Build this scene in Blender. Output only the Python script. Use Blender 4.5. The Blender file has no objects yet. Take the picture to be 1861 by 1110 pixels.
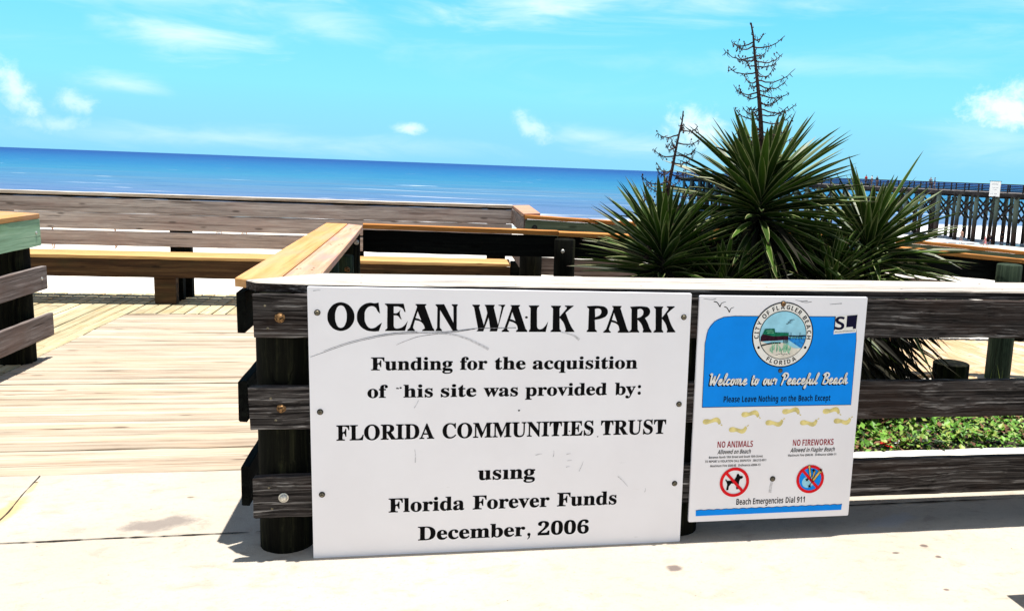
import bpy, bmesh, math, random
from mathutils import Vector, Matrix, noise
R = math.radians
rnd = random.Random(11)
scene = bpy.context.scene
C = scene.collection

# ------------------------------------------------------------------ camera
cam = bpy.data.cameras.new('camera')
cam.sensor_width = 36.0
cam.lens = 36.0 * 1566.5 / 1861.0
cam.shift_x = (930.5 - 1081.9) / 1861.0
cam.clip_start = 0.05
cam.clip_end = 90000.0
co = bpy.data.objects.new('camera', cam)
C.objects.link(co)
cr, cu, cf = Vector((0.999315, 0.005782, 0.036554)), Vector((-0.037009, 0.156122, 0.987044)), Vector((0.0, 0.987721, -0.156229))
EYE = 1.7087
co.matrix_world = Matrix(((cr.x, cu.x, -cf.x, 0), (cr.y, cu.y, -cf.y, 0), (cr.z, cu.z, -cf.z, EYE), (0, 0, 0, 1)))
scene.camera = co

# fence frame: s runs along the front fence, n away from the camera
A0 = R(10.8208)
Y0 = 3.7556
CA, SA = math.cos(A0), math.sin(A0)
def FW(s, n, z=0.0):
    return Vector((s * CA - n * SA, Y0 + s * SA + n * CA, z))

# ------------------------------------------------------------------ sun, sky, exposure
SUN_F = Vector((0.104, 0.024, 1.19)).normalized()
SUN_W = Vector((SUN_F.x * CA - SUN_F.y * SA, SUN_F.x * SA + SUN_F.y * CA, SUN_F.z))
sl = bpy.data.lights.new('sun', 'SUN')
sl.energy = 5.0
sl.angle = R(0.5)
sl.color = (1.0, 0.955, 0.88)
so = bpy.data.objects.new('sun', sl)
C.objects.link(so)
so.location = (5, -5, 30)
so.rotation_euler = SUN_W.to_track_quat('Z', 'Y').to_euler()
scene.view_settings.view_transform = 'Standard'
scene.view_settings.look = 'None'
scene.view_settings.gamma = 1.0
scene.view_settings.use_curve_mapping = False
scene.view_settings.exposure = 0.82
scene.render.engine = 'CYCLES'
scene.cycles.max_bounces = 8

class NT:
    """small helper to write node trees"""
    def __init__(self, tree):
        self.t = tree
    def n(self, typ, ins=None, **props):
        nd = self.t.nodes.new(typ)
        for k, v in props.items():
            setattr(nd, k, v)
        for k, v in (ins or {}).items():
            if isinstance(v, bpy.types.NodeSocket):
                self.t.links.new(v, nd.inputs[k])
            else:
                nd.inputs[k].default_value = v
        return nd
    def math(self, op, a, b=0.0, c=0.0, clamp=False):
        nd = self.n('ShaderNodeMath', {0: a, 1: b, 2: c}, operation=op)
        nd.use_clamp = clamp
        return nd.outputs[0]
    def mix(self, f, a, b, blend='MIX'):
        nd = self.n('ShaderNodeMix', data_type='RGBA', blend_type=blend)
        for i, v in ((0, f), (6, a), (7, b)):
            if isinstance(v, bpy.types.NodeSocket):
                self.t.links.new(v, nd.inputs[i])
            elif i == 0:
                nd.inputs[i].default_value = v
            else:
                nd.inputs[i].default_value = (v[0], v[1], v[2], 1.0)
        return nd.outputs[2]
    def noise(self, vec, scale, detail=4.0, rough=0.55, dist=0.0):
        return self.n('ShaderNodeTexNoise', {'Vector': vec, 'Scale': scale, 'Detail': detail, 'Roughness': rough, 'Distortion': dist}).outputs['Fac']
    def map(self, vec, scale=(1, 1, 1), loc=(0, 0, 0), rot=(0, 0, 0)):
        return self.n('ShaderNodeMapping', {'Vector': vec, 'Scale': scale, 'Location': loc, 'Rotation': rot}).outputs[0]
    def ramp(self, fac, stops, interp='LINEAR'):
        nd = self.n('ShaderNodeValToRGB', {0: fac})
        cr_ = nd.color_ramp
        cr_.interpolation = interp
        while len(cr_.elements) < len(stops):
            cr_.elements.new(0.5)
        for e, (p, c) in zip(cr_.elements, stops):
            e.position = p
            e.color = (c[0], c[1], c[2], 1.0) if not isinstance(c, (int, float)) else (c, c, c, 1.0)
        return nd.outputs[0]
    def smooth(self, v, a, b, lo=0.0, hi=1.0):
        nd = self.n('ShaderNodeMapRange', {'Value': v, 'From Min': a, 'From Max': b, 'To Min': lo, 'To Max': hi}, interpolation_type='SMOOTHSTEP')
        return nd.outputs[0]

w = bpy.data.worlds.new('World')
scene.world = w
w.use_nodes = True
w.node_tree.nodes.clear()
k = NT(w.node_tree)
gen = k.n('ShaderNodeTexCoord').outputs['Generated']
sky = k.n('ShaderNodeTexSky', sky_type='NISHITA')
sky.sun_disc = False
sky.sun_elevation = math.asin(SUN_W.z)
sky.sun_rotation = math.atan2(SUN_W.x, SUN_W.y)
sky.altitude = 0.0
sky.air_density = 1.0
sky.dust_density = 0.6
sky.ozone_density = 1.5
sep = k.n('ShaderNodeSeparateXYZ', {0: gen})
dx, dy, dz = sep.outputs[0], sep.outputs[1], sep.outputs[2]
az = k.math('ARCTAN2', dx, dy)
el = k.math('ARCSINE', dz)
STRENGTH = 0.1
# the clear sky, graded towards the cyan of a subtropical noon
cyan = k.ramp(k.smooth(el, 0.0, 1.2), [(0.0, (1.55, 4.3, 5.9)), (0.012, (1.5, 4.9, 6.5)), (0.05, (1.05, 4.5, 6.6)), (0.16, (0.6, 3.0, 5.6)), (0.32, (0.25, 0.95, 2.2)), (1.0, (0.18, 0.55, 1.3))])
base = k.mix(k.smooth(el, 0.9, 0.2, 0.5, 0.94), sky.outputs[0], cyan)
cl = k.n('ShaderNodeCombineXYZ', {0: az, 1: el, 2: 0.0}).outputs[0]
# high thin cirrus, drawn out sideways and slightly tilted
cir = k.noise(k.map(cl, (3.2, 17.0, 1.0), rot=(0, 0, -0.10)), 1.0, 6.0, 0.6, 0.7)
cir2 = k.noise(k.map(cl, (1.6, 3.5, 1.0), (4.1, 1.3, 0)), 1.0, 2.0)
cirm = k.math('MULTIPLY', k.smooth(cir, 0.47, 0.82), k.smooth(cir2, 0.38, 0.62))
cirm = k.math('MULTIPLY', cirm, k.smooth(el, 0.05, 0.15))
puff = k.noise(k.map(cl, (48.0, 54.0, 1.0)), 1.0, 7.0, 0.66, 0.3)
wisp = k.noise(k.map(cl, (9.0, 40.0, 1.0)), 1.0, 5.0, 0.6, 0.5)
mask = k.math('MULTIPLY', cirm, 0.8)
# clouds one can tell apart: azimuth, elevation, half widths, strength, tilt, wispy?
CLOUDS = [(-0.587, 0.054, 0.015, 0.032, 0.95, 0.5, 0), (-0.543, 0.046, 0.018, 0.012, 0.75, 0, 0), (-0.560, 0.024, 0.035, 0.009, 0.5, 0, 0),
          (-0.435, 0.117, 0.085, 0.022, 1.05, -0.08, 1), (-0.30, 0.140, 0.08, 0.02, 0.6, -0.1, 1), (-0.085, 0.176, 0.13, 0.024, 1.0, 0.10, 1), (0.14, 0.184, 0.16, 0.016, 0.7, 0.0, 1), (-0.50, 0.155, 0.25, 0.025, 0.55, -0.05, 1),
          (0.437, 0.076, 0.052, 0.026, 1.3, 0, 0), (0.43, 0.045, 0.08, 0.03, 0.4, 0, 1), (-0.215, 0.0375, 0.022, 0.007, 0.95, 0, 0),
          (-0.078, 0.043, 0.026, 0.013, 0.75, -0.5, 0), (-0.02, 0.036, 0.06, 0.012, 0.6, 0, 1), (0.105, 0.050, 0.035, 0.026, 1.1, 0, 0), (-0.50, 0.066, 0.05, 0.01, 0.65, 0, 1),
          (-0.38, 0.018, 0.25, 0.013, 0.45, 0, 1), (0.05, 0.028, 0.12, 0.016, 0.5, 0, 1), (0.20, 0.12, 0.25, 0.015, 0.3, 0, 1)]
for (a_, e_, wa, we, st, tl, wi) in CLOUDS:
    v = k.map(cl, (1, 1, 1), (-a_, -e_, 0))
    v = k.map(v, (1.0 / wa, 1.0 / we, 1.0), rot=(0, 0, 0)) if not tl else k.map(k.map(v, rot=(0, 0, -tl)), (1.0 / wa, 1.0 / we, 1.0))
    ln = k.n('ShaderNodeVectorMath', {0: v}, operation='LENGTH').outputs['Value']
    d = k.math('SUBTRACT', ln, k.math('MULTIPLY', k.math('SUBTRACT', wisp if wi else puff, 0.5), 2.6 if wi else 2.3))
    m_ = k.math('MULTIPLY', k.smooth(d, 1.25, -0.05 if not wi else -0.6), st * (0.85 if not wi else 0.9), clamp=True)
    mask = k.math('MAXIMUM', mask, m_)
# unseen clouds behind the camera, reaching overhead, added as neutral fill light
cum = k.noise(k.map(gen, (2.2, 2.2, 3.4)), 1.0, 6.0, 0.6, 0.3)
back = k.math('MULTIPLY', k.smooth(dy, 0.12, -0.35), k.smooth(cum, 0.30, 0.52))
back = k.math('MULTIPLY', back, k.smooth(dz, 0.0, 0.08))
mask = k.math('MAXIMUM', mask, k.math('MULTIPLY', back, 0.9))
cloudcol = k.mix(k.smooth(dy, 0.15, -0.2), (5.6, 6.75, 7.0), (3.2, 3.25, 3.3))
col = k.mix(mask, base, cloudcol)
bg = k.n('ShaderNodeBackground', {'Color': col, 'Strength': STRENGTH})
k.t.links.new(bg.outputs[0], k.n('ShaderNodeOutputWorld').inputs[0])

# ------------------------------------------------------------------ building helpers
class MB:
    def __init__(self):
        self.v = []; self.f = []; self.m = []; self.uv = []
    def add(self, vs, fs, mi=0, uv=None):
        o = len(self.v)
        self.v += [tuple(p) for p in vs]
        for i, f in enumerate(fs):
            self.f.append(tuple(o + j for j in f)); self.m.append(mi)
            self.uv.append([uv[j] for j in f] if uv else None)
    def loft(self, rings, caps=True, mi=0, closed=True):
        nr, c = len(rings), len(rings[0])
        vs = [p for r in rings for p in r]
        fs = []
        for i in range(nr - 1):
            for j in range(c if closed else c - 1):
                a, b = i * c + j, i * c + (j + 1) % c
                fs.append((a, b, b + c, a + c))
        if caps:
            fs.append(tuple(range(c - 1, -1, -1))); fs.append(tuple((nr - 1) * c + j for j in range(c)))
        self.add(vs, fs, mi)
    def box(self, x0, x1, y0, y1, z0, z1, mi=0):
        self.add([(x0, y0, z0), (x1, y0, z0), (x1, y1, z0), (x0, y1, z0), (x0, y0, z1), (x1, y0, z1), (x1, y1, z1), (x0, y1, z1)],
                 [(0, 3, 2, 1), (4, 5, 6, 7), (0, 1, 5, 4), (1, 2, 6, 5), (2, 3, 7, 6), (3, 0, 4, 7)], mi)
    def board(self, p0, p1, wd, th, up=(0, 0, 1), ch=0.004, jit=0.0015, step=0.15, mi=0):
        """a sawn board from p0 to p1: wd along up, th across, worn edges"""
        p0, p1, up = Vector(p0), Vector(p1), Vector(up)
        ax = (p1 - p0); L = ax.length; ax.normalize()
        sd = ax.cross(up).normalized(); up = sd.cross(ax).normalized()
        h, t = wd / 2, th / 2
        prof = [(-t, -h + ch), (-t + ch, -h), (t - ch, -h), (t, -h + ch), (t, h - ch), (t - ch, h), (-t + ch, h), (-t, h - ch)]
        n = max(2, int(L / step) + 1)
        rings = []
        for i in range(n + 1):
            c = p0 + ax * (L * i / n)
            e = 0.75 if i in (0, n) else 1.0
            rings.append([c + sd * (a * (1 if e == 1 else 0.97) + rnd.uniform(-jit, jit)) + up * (b * (1 if e == 1 else 0.985) + rnd.uniform(-jit, jit)) + ax * (rnd.uniform(-jit, jit) * 2 if i in (0, n) else 0) for a, b in prof])
        self.loft(rings, mi=mi)
    def tube(self, pts, rad, seg=8, mi=0, caps=True):
        pts = [Vector(p) for p in pts]
        rings = []
        for i, p in enumerate(pts):
            d = (pts[min(i + 1, len(pts) - 1)] - pts[max(i - 1, 0)]).normalized()
            a = d.cross(Vector((0.31, 0.2, 0.93)) if abs(d.z) < 0.9 else Vector((0, 1, 0.1))).normalized(); b = d.cross(a)
            r = rad[i] if isinstance(rad, (list, tuple)) else rad
            rings.append([p + a * (r * math.cos(2 * math.pi * j / seg)) + b * (r * math.sin(2 * math.pi * j / seg)) for j in range(seg)])
        self.loft(rings, caps=caps, mi=mi)
    def pile(self, x, y, z0, z1, r, seg=30, dome=0.012, lean=(0, 0), mi=0):
        rings = []; sd = rnd.uniform(0, 50)
        zs = [z0 + (z1 - dome - z0) * i / 8 for i in range(9)]
        for i, z in enumerate(zs + [z1 - dome * 0.3, z1]):
            q = 1.0 if i < 9 else (0.94 if i == 9 else 0.7)
            ring = []
            for j in range(seg):
                t = 2 * math.pi * j / seg
                g = 1 + 0.035 * noise.noise((math.cos(t) * 3 + sd, math.sin(t) * 3, z * 0.6)) + 0.012 * noise.noise((math.cos(t) * 9, math.sin(t) * 9 + sd, z * 0.5))
                fx = (z - z0) / max(1e-6, z1 - z0)
                ring.append((x + lean[0] * fx + r * q * g * math.cos(t), y + lean[1] * fx + r * q * g * math.sin(t), z))
            rings.append(ring)
        self.loft(rings, mi=mi)
    def prism(self, poly, z0, z1, ch=0.004, mi=0, side=None):
        """a flat board cut to the outline poly (counter-clockwise) with eased top edges"""
        def inset(d):
            out = []; m = len(poly)
            for i in range(m):
                a, b, c = Vector(poly[i - 1]), Vector(poly[i]), Vector(poly[(i + 1) % m])
                u, v = (b - a).normalized(), (c - b).normalized()
                nn = Vector((-u.y - v.y, u.x + v.x)).normalized()
                s = max(0.3, abs(nn.dot(Vector((-u.y, u.x)))))
                out.append(b + nn * (d / s))
            return out
        i_ = inset(ch)
        rings = [[(p[0], p[1], z0) for p in poly], [(p[0], p[1], z1 - ch) for p in poly], [(p[0], p[1], z1) for p in i_]]
        f0 = len(self.f)
        self.loft(rings, mi=mi)
        if side is not None:
            for i in range(f0, f0 + len(poly)): self.m[i] = side

def make(name, mb, mats, parent=None, smooth=False, loc=None):
    me = bpy.data.meshes.new(name)
    me.from_pydata(mb.v, [], mb.f)
    for m_ in (mats if isinstance(mats, (list, tuple)) else [mats]):
        me.materials.append(m_)
    me.polygons.foreach_set('material_index', mb.m)
    if smooth:
        me.polygons.foreach_set('use_smooth', [True] * len(mb.f))
    if any(u is not None for u in mb.uv):
        l = me.uv_layers.new(name='UVMap'); i = 0
        for u in mb.uv:
            for q in u:
                l.data[i].uv = q; i += 1
    me.update()
    o = bpy.data.objects.new(name, me)
    C.objects.link(o)
    if parent is not None:
        o.parent = parent
    if loc is not None:
        o.location = loc
    return o

def tag(o, label=None, cat=None, group=None, kind=None):
    if label: o['label'] = label
    if cat: o['category'] = cat
    if group: o['group'] = group
    if kind: o['kind'] = kind
    return o

class Thing:
    """an Empty at a thing's base in the fence frame; L() turns frame coordinates into the thing's own"""
    def __init__(self, name, label, cat, s, n, z=0.0, ang=0.0, group=None):
        self.o = bpy.data.objects.new(name, None); C.objects.link(self.o)
        self.o.empty_display_size = 0.2
        self.o.location = FW(s, n, z); self.o.rotation_euler = (0, 0, A0 + ang)
        tag(self.o, label, cat, group)
        self.s, self.n, self.z, self.ca, self.sa = s, n, z, math.cos(ang), math.sin(ang)
    def L(self, s, n, z=0.0):
        a, b = s - self.s, n - self.n
        return Vector((a * self.ca + b * self.sa, -a * self.sa + b * self.ca, z - self.z))
    def L2(self, s, n):
        v = self.L(s, n); return (v.x, v.y)

# ------------------------------------------------------------------ materials
def principled(name):
    m_ = bpy.data.materials.new(name); m_.use_nodes = True
    m_.node_tree.nodes.clear()
    q = NT(m_.node_tree)
    b = q.n('ShaderNodeBsdfPrincipled')
    q.t.links.new(b.outputs[0], q.n('ShaderNodeOutputMaterial').inputs[0])
    return m_, q, b

def plain(name, col, rough=0.6, var=0.06, scale=30.0, metal=0.0, spec=0.3):
    m_, q, b = principled(name)
    oc = q.n('ShaderNodeTexCoord').outputs['Object']
    f = q.noise(oc, scale, 4.0)
    lo = tuple(max(0, c * (1 - var * 2)) for c in col); hi = tuple(min(1, c * (1 + var * 2)) for c in col)
    q.t.links.new(q.mix(q.smooth(f, 0.3, 0.7), lo, hi), b.inputs['Base Color'])
    b.inputs['Roughness'].default_value = rough; b.inputs['Metallic'].default_value = metal
    b.inputs['Specular IOR Level'].default_value = spec
    return m_

def wood(name, dark, mid, light, grain=(0.9, 30.0, 30.0), hi=0.62, lo=0.36, blotch=None, blotch_amt=0.5, crack=0.5, crack_col=None, bump=0.5, rough=0.85, knots=True, spec=0.2, varobj=0.25, island=False):
    """weathered timber: long grain along local x, fine checks, blotches, knots"""
    m_, q, b = principled(name)
    tc = q.n('ShaderNodeTexCoord').outputs['Object']
    oi = q.n('ShaderNodeNewGeometry').outputs['Random Per Island'] if island else q.n('ShaderNodeObjectInfo').outputs['Random']
    off = q.n('ShaderNodeCombineXYZ', {0: q.math('MULTIPLY', oi, 37.0), 1: q.math('MULTIPLY', oi, 11.0), 2: q.math('MULTIPLY', oi, 23.0)}).outputs[0]
    p = q.n('ShaderNodeVectorMath', {0: tc, 1: off}, operation='ADD').outputs[0]
    wob = q.noise(q.map(p, (1.3, 5.0, 5.0)), 1.0, 3.0)
    p2 = q.n('ShaderNodeVectorMath', {0: p, 1: q.n('ShaderNodeCombineXYZ', {0: 0.0, 1: q.math('MULTIPLY', wob, 0.05), 2: q.math('MULTIPLY', wob, 0.06)}).outputs[0]}, operation='ADD').outputs[0]
    g1 = q.noise(q.map(p2, grain), 1.0, 7.0, 0.68, 0.25)
    g2 = q.noise(q.map(p2, (grain[0] * 1.6, grain[1] * 2.6, grain[2] * 2.6)), 1.0, 5.0, 0.7, 0.1)
    g = q.math('ADD', q.math('MULTIPLY', g1, 0.7), q.math('MULTIPLY', g2, 0.3))
    colr = q.ramp(g, [(lo, dark), ((lo + hi) / 2, mid), (hi, light)])
    if blotch:
        bl = q.noise(q.map(p, (1.6, 5.0, 5.0)), 1.0, 4.0, 0.6, 0.4)
        colr = q.mix(q.math('MULTIPLY', q.smooth(bl, 0.45, 0.68), blotch_amt), colr, blotch)
    ck = q.noise(q.map(p2, (0.7, grain[1] * 2.1, grain[2] * 2.1), (3, 5, 9)), 1.0, 3.0, 0.5, 0.0)
    ckm = q.smooth(ck, 0.37, 0.29)
    colr = q.mix(q.math('MULTIPLY', ckm, crack), colr, crack_col or tuple(c * 0.3 for c in dark))
    if knots:
        vo = q.n('ShaderNodeTexVoronoi', {'Vector': q.map(p, (2.0, 7.0, 7.0)), 'Scale': 1.0}).outputs['Distance']
        colr = q.mix(q.math('MULTIPLY', q.smooth(vo, 0.13, 0.05), 0.75), colr, tuple(c * 0.6 for c in dark))
    if varobj:
        colr = q.mix(1.0, colr, q.n('ShaderNodeCombineColor', {0: q.math('ADD', q.math('MULTIPLY', oi, varobj), 1 - varobj / 2), 1: q.math('ADD', q.math('MULTIPLY', oi, varobj), 1 - varobj / 2), 2: q.math('ADD', q.math('MULTIPLY', oi, varobj), 1 - varobj / 2)}).outputs[0], 'MULTIPLY')
    q.t.links.new(colr, b.inputs['Base Color'])
    b.inputs['Roughness'].default_value = rough
    b.inputs['Specular IOR Level'].default_value = spec
    hgt = q.math('SUBTRACT', g, q.math('MULTIPLY', ckm, 0.5))
    bp = q.n('ShaderNodeBump', {'Height': hgt, 'Strength': bump, 'Distance': 0.008})
    q.t.links.new(bp.outputs[0], b.inputs['Normal'])
    return m_

M = {}
M['rail'] = wood('weathered_rail', (0.008, 0.007, 0.007), (0.075, 0.067, 0.065), (0.44, 0.425, 0.42), grain=(1.0, 88.0, 88.0), hi=0.66, lo=0.44, blotch=(0.050, 0.032, 0.026), blotch_amt=0.5, crack=0.9, bump=1.0, spec=0.08)
M['cap_white'] = wood('bleached_cap', (0.12, 0.105, 0.09), (0.40, 0.365, 0.33), (0.55, 0.52, 0.48), grain=(0.9, 40, 40), hi=0.58, lo=0.38, blotch=(0.55, 0.49, 0.42), blotch_amt=0.4, crack=0.95, crack_col=(0.05, 0.04, 0.035), bump=0.7, knots=False)
M['cap_new'] = wood('honey_cap', (0.34, 0.155, 0.045), (0.48, 0.255, 0.095), (0.58, 0.35, 0.16), grain=(0.7, 16, 16), hi=0.68, lo=0.32, blotch=(0.46, 0.26, 0.16), blotch_amt=0.6, crack=0.25, bump=0.25)
M['cap_pink'] = wood('pinkish_cap', (0.31, 0.15, 0.085), (0.45, 0.255, 0.165), (0.55, 0.36, 0.25), grain=(0.7, 18, 18), hi=0.68, lo=0.32, blotch=(0.38, 0.21, 0.20), blotch_amt=0.7, crack=0.3, bump=0.25)
M['cap_brown'] = wood('brown_cap', (0.26, 0.09, 0.02), (0.42, 0.17, 0.04), (0.56, 0.27, 0.08), grain=(0.7, 18, 18), hi=0.68, lo=0.32, crack=0.35, bump=0.3)
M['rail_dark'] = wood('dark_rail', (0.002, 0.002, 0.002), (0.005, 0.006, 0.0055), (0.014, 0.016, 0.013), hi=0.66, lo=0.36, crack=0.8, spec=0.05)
M['rail_green'] = wood('green_rail', (0.05, 0.07, 0.045), (0.11, 0.15, 0.10), (0.20, 0.25, 0.17), grain=(0.8, 18, 18), hi=0.66, lo=0.34, crack=0.5, bump=0.3)
M['rail_mint'] = wood('mint_rail', (0.12, 0.20, 0.12), (0.22, 0.36, 0.24), (0.34, 0.47, 0.33), grain=(0.8, 14, 14), hi=0.68, lo=0.32, blotch=(0.10, 0.20, 0.07), blotch_amt=0.4, crack=0.4, bump=0.25)
M['rail_grey'] = wood('grey_rail', (0.07, 0.05, 0.045), (0.17, 0.14, 0.13), (0.36, 0.32, 0.31), grain=(0.9, 22, 22), hi=0.66, lo=0.36, blotch=(0.16, 0.10, 0.08), blotch_amt=0.5, crack=0.7)
M['wall_grey'] = wood('silvery_board', (0.18, 0.16, 0.16), (0.43, 0.41, 0.425), (0.66, 0.65, 0.67), grain=(0.8, 30, 30), hi=0.64, lo=0.38, blotch=(0.37, 0.28, 0.275), blotch_amt=0.4, crack=0.65, bump=0.5)
M['seat'] = wood('seat_board', (0.34, 0.17, 0.055), (0.47, 0.275, 0.11), (0.56, 0.37, 0.18), grain=(0.8, 18, 18), hi=0.66, lo=0.34, crack=0.3, bump=0.25)
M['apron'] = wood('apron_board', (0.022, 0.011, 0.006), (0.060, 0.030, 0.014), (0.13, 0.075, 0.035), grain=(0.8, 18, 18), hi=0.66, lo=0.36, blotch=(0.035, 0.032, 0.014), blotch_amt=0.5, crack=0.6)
M['pile'] = wood('dark_piling', (0.002, 0.002, 0.0018), (0.007, 0.0075, 0.005), (0.030, 0.031, 0.016), grain=(26, 26, 0.8), hi=0.68, lo=0.38, crack=0.8, bump=0.6, knots=False, varobj=0, spec=0.06)
M['pile_green'] = wood('green_piling', (0.008, 0.013, 0.008), (0.022, 0.038, 0.022), (0.06, 0.09, 0.055), grain=(24, 24, 0.8), hi=0.66, lo=0.36, crack=0.7, bump=0.4, knots=False, varobj=0)
M['deck'] = wood('bleached_deck', (0.20, 0.135, 0.095), (0.39, 0.32, 0.245), (0.50, 0.445, 0.36), grain=(0.7, 16, 16), hi=0.64, lo=0.34, blotch=(0.44, 0.31, 0.21), blotch_amt=0.45, crack=0.6, crack_col=(0.10, 0.06, 0.035), bump=0.4, varobj=0.3, island=True)
M['deck_long'] = wood('yellowish_deck', (0.27, 0.21, 0.12), (0.40, 0.345, 0.215), (0.49, 0.445, 0.31), grain=(16, 0.7, 16), hi=0.64, lo=0.34, blotch=(0.46, 0.29, 0.12), blotch_amt=0.4, crack=0.5, crack_col=(0.14, 0.10, 0.06), bump=0.4, varobj=0.3, island=True)
M['deck_tan'] = wood('tan_deck', (0.33, 0.20, 0.095), (0.46, 0.32, 0.18), (0.56, 0.46, 0.33), grain=(14, 0.7, 14), hi=0.64, lo=0.34, blotch=(0.54, 0.47, 0.40), blotch_amt=0.6, crack=0.3, bump=0.3, varobj=0.3, island=True)
M['concrete'] = plain('caster_concrete', (0.36, 0.34, 0.31), 0.9, 0.15, 20)
M['ledge'] = wood('bleached_ledge', (0.42, 0.38, 0.34), (0.66, 0.63, 0.58), (0.78, 0.75, 0.71), hi=0.60, lo=0.34, crack=0.8, crack_col=(0.06, 0.05, 0.04), bump=0.6, knots=False)
M['bolt_rust'] = plain('rusty_bolt', (0.17, 0.095, 0.04), 0.55, 0.45, 120, 0.6)
M['bolt_zinc'] = plain('zinc_bolt', (0.55, 0.54, 0.50), 0.4, 0.15, 120, 0.7)
M['screw'] = plain('dull_screw', (0.16, 0.14, 0.10), 0.5, 0.3, 200, 0.6)
M['washer'] = plain('black_washer', (0.012, 0.012, 0.012), 0.6, 0.2, 100)
# ------------------------------------------------------------------ the setting: pavement, decks, beach, sea
def pavement_mat():
    m_, q, b = principled('sunbaked_concrete')
    tc = q.n('ShaderNodeTexCoord').outputs['Object']
    big = q.noise(tc, 1.1, 5.0, 0.6)
    fine = q.noise(tc, 55.0, 5.0, 0.7)
    mid = q.noise(q.map(tc, (7, 12, 1)), 1.0, 5.0, 0.65, 0.5)
    c = q.mix(q.smooth(big, 0.35, 0.65), (0.46, 0.415, 0.35), (0.42, 0.37, 0.31))
    c = q.mix(q.math('MULTIPLY', q.smooth(mid, 0.50, 0.72), 0.8), c, (0.345, 0.295, 0.245))
    c = q.mix(q.math('MULTIPLY', q.smooth(q.noise(q.map(tc, (22, 34, 1), (3, 8, 0)), 1.0, 5.0, 0.7, 0.4), 0.52, 0.72), 0.4), c, (0.31, 0.27, 0.225))
    c = q.mix(q.math('MULTIPLY', q.smooth(fine, 0.55, 0.75), 0.75), c, (0.25, 0.21, 0.175))
    sp = q.n('ShaderNodeTexVoronoi', {'Vector': tc, 'Scale': 9.0}).outputs['Distance']
    c = q.mix(q.math('MULTIPLY', q.smooth(sp, 0.055, 0.02), q.smooth(mid, 0.5, 0.56)), c, (0.12, 0.10, 0.09))
    wob = q.math('MULTIPLY', q.math('SUBTRACT', q.noise(tc, 9.0, 4.0, 0.65), 0.5), 1.9)
    # stains with a place of their own: s, n, half widths, turn, colour, strength
    for (s, n, a_, b_, t_, cc, st) in [(-1.95, 0.42, 0.20, 0.085, 0.25, (0.17, 0.145, 0.135), 0.75), (0.34, -0.28, 0.045, 0.035, 0, (0.15, 0.12, 0.11), 0.95),
                                        (1.60, -0.18, 0.02, 0.016, 0, (0.12, 0.09, 0.08), 0.9), (1.60, -0.30, 0.018, 0.014, 0, (0.12, 0.09, 0.08), 0.9), (1.42, -0.24, 0.02, 0.012, 0, (0.1, 0.08, 0.07), 0.9),
                                        (1.45, -0.60, 0.016, 0.012, 0, (0.15, 0.11, 0.1), 0.9), (1.60, 0.12, 0.16, 0.07, 0.4, (0.40, 0.40, 0.42), 0.6), (-2.0, -0.5, 0.025, 0.012, 0, (0.2, 0.16, 0.14), 0.9), (-1.9, 0.75, 0.02, 0.012, 0, (0.2, 0.16, 0.12), 0.9), (-2.68, 0.66, 0.055, 0.20, 0.05, (0.44, 0.30, 0.09), 0.6), (-2.705, 0.95, 0.018, 0.12, 0.1, (0.44, 0.31, 0.12), 0.5), (-2.72, 1.03, 0.012, 0.012, 0, (0.1, 0.07, 0.04), 0.9), (-1.2, -0.75, 0.5, 0.06, 0.1, (0.55, 0.44, 0.36), 0.5), (0.9, -0.7, 0.6, 0.08, -0.1, (0.56, 0.46, 0.38), 0.45)]:
        v = q.map(q.map(tc, (1, 1, 0), (-s, -n, 0)), rot=(0, 0, -t_))
        v = q.map(v, (1 / a_, 1 / b_, 0))
        ln = q.n('ShaderNodeVectorMath', {0: v}, operation='LENGTH').outputs['Value']
        ms = q.smooth(q.math('ADD', ln, wob), 1.15, 0.45)
        c = q.mix(q.math('MULTIPLY', ms, st), c, cc)
    q.t.links.new(c, b.inputs['Base Color']); b.inputs['Roughness'].default_value = 0.92; b.inputs['Specular IOR Level'].default_value = 0.15
    h = q.math('ADD', q.math('MULTIPLY', fine, 0.6), q.math('MULTIPLY', q.noise(tc, 160.0, 3.0), 0.5))
    q.t.links.new(q.n('ShaderNodeBump', {'Height': h, 'Strength': 0.7, 'Distance': 0.008}).outputs[0], b.inputs['Normal'])
    return m_
M['pavement'] = pavement_mat()
M['joint'] = plain('joint_dirt', (0.035, 0.028, 0.022), 0.95, 0.4, 60)
M['joint_sand'] = plain('ochre_sand', (0.52, 0.33, 0.08), 0.95, 0.25, 40)

def at_frame(o):
    """place an object whose mesh is written in the fence frame"""
    o.location = FW(0, 0, 0); o.rotation_euler = (0, 0, A0); return o

mb = MB()
mb.add([(-16, -26, 0), (16, -26, 0), (16, 0.47, 0), (-1.10, 0.47, 0), (-1.10, 1.13, 0), (-16, 1.13, 0)], [(0, 1, 2, 3, 4, 5)])
mb.add([(-1.10, 0.47, 0), (16, 0.47, 0), (16, 0.47, -0.7), (-1.10, 0.47, -0.7)], [(3, 2, 1, 0)])
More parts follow.
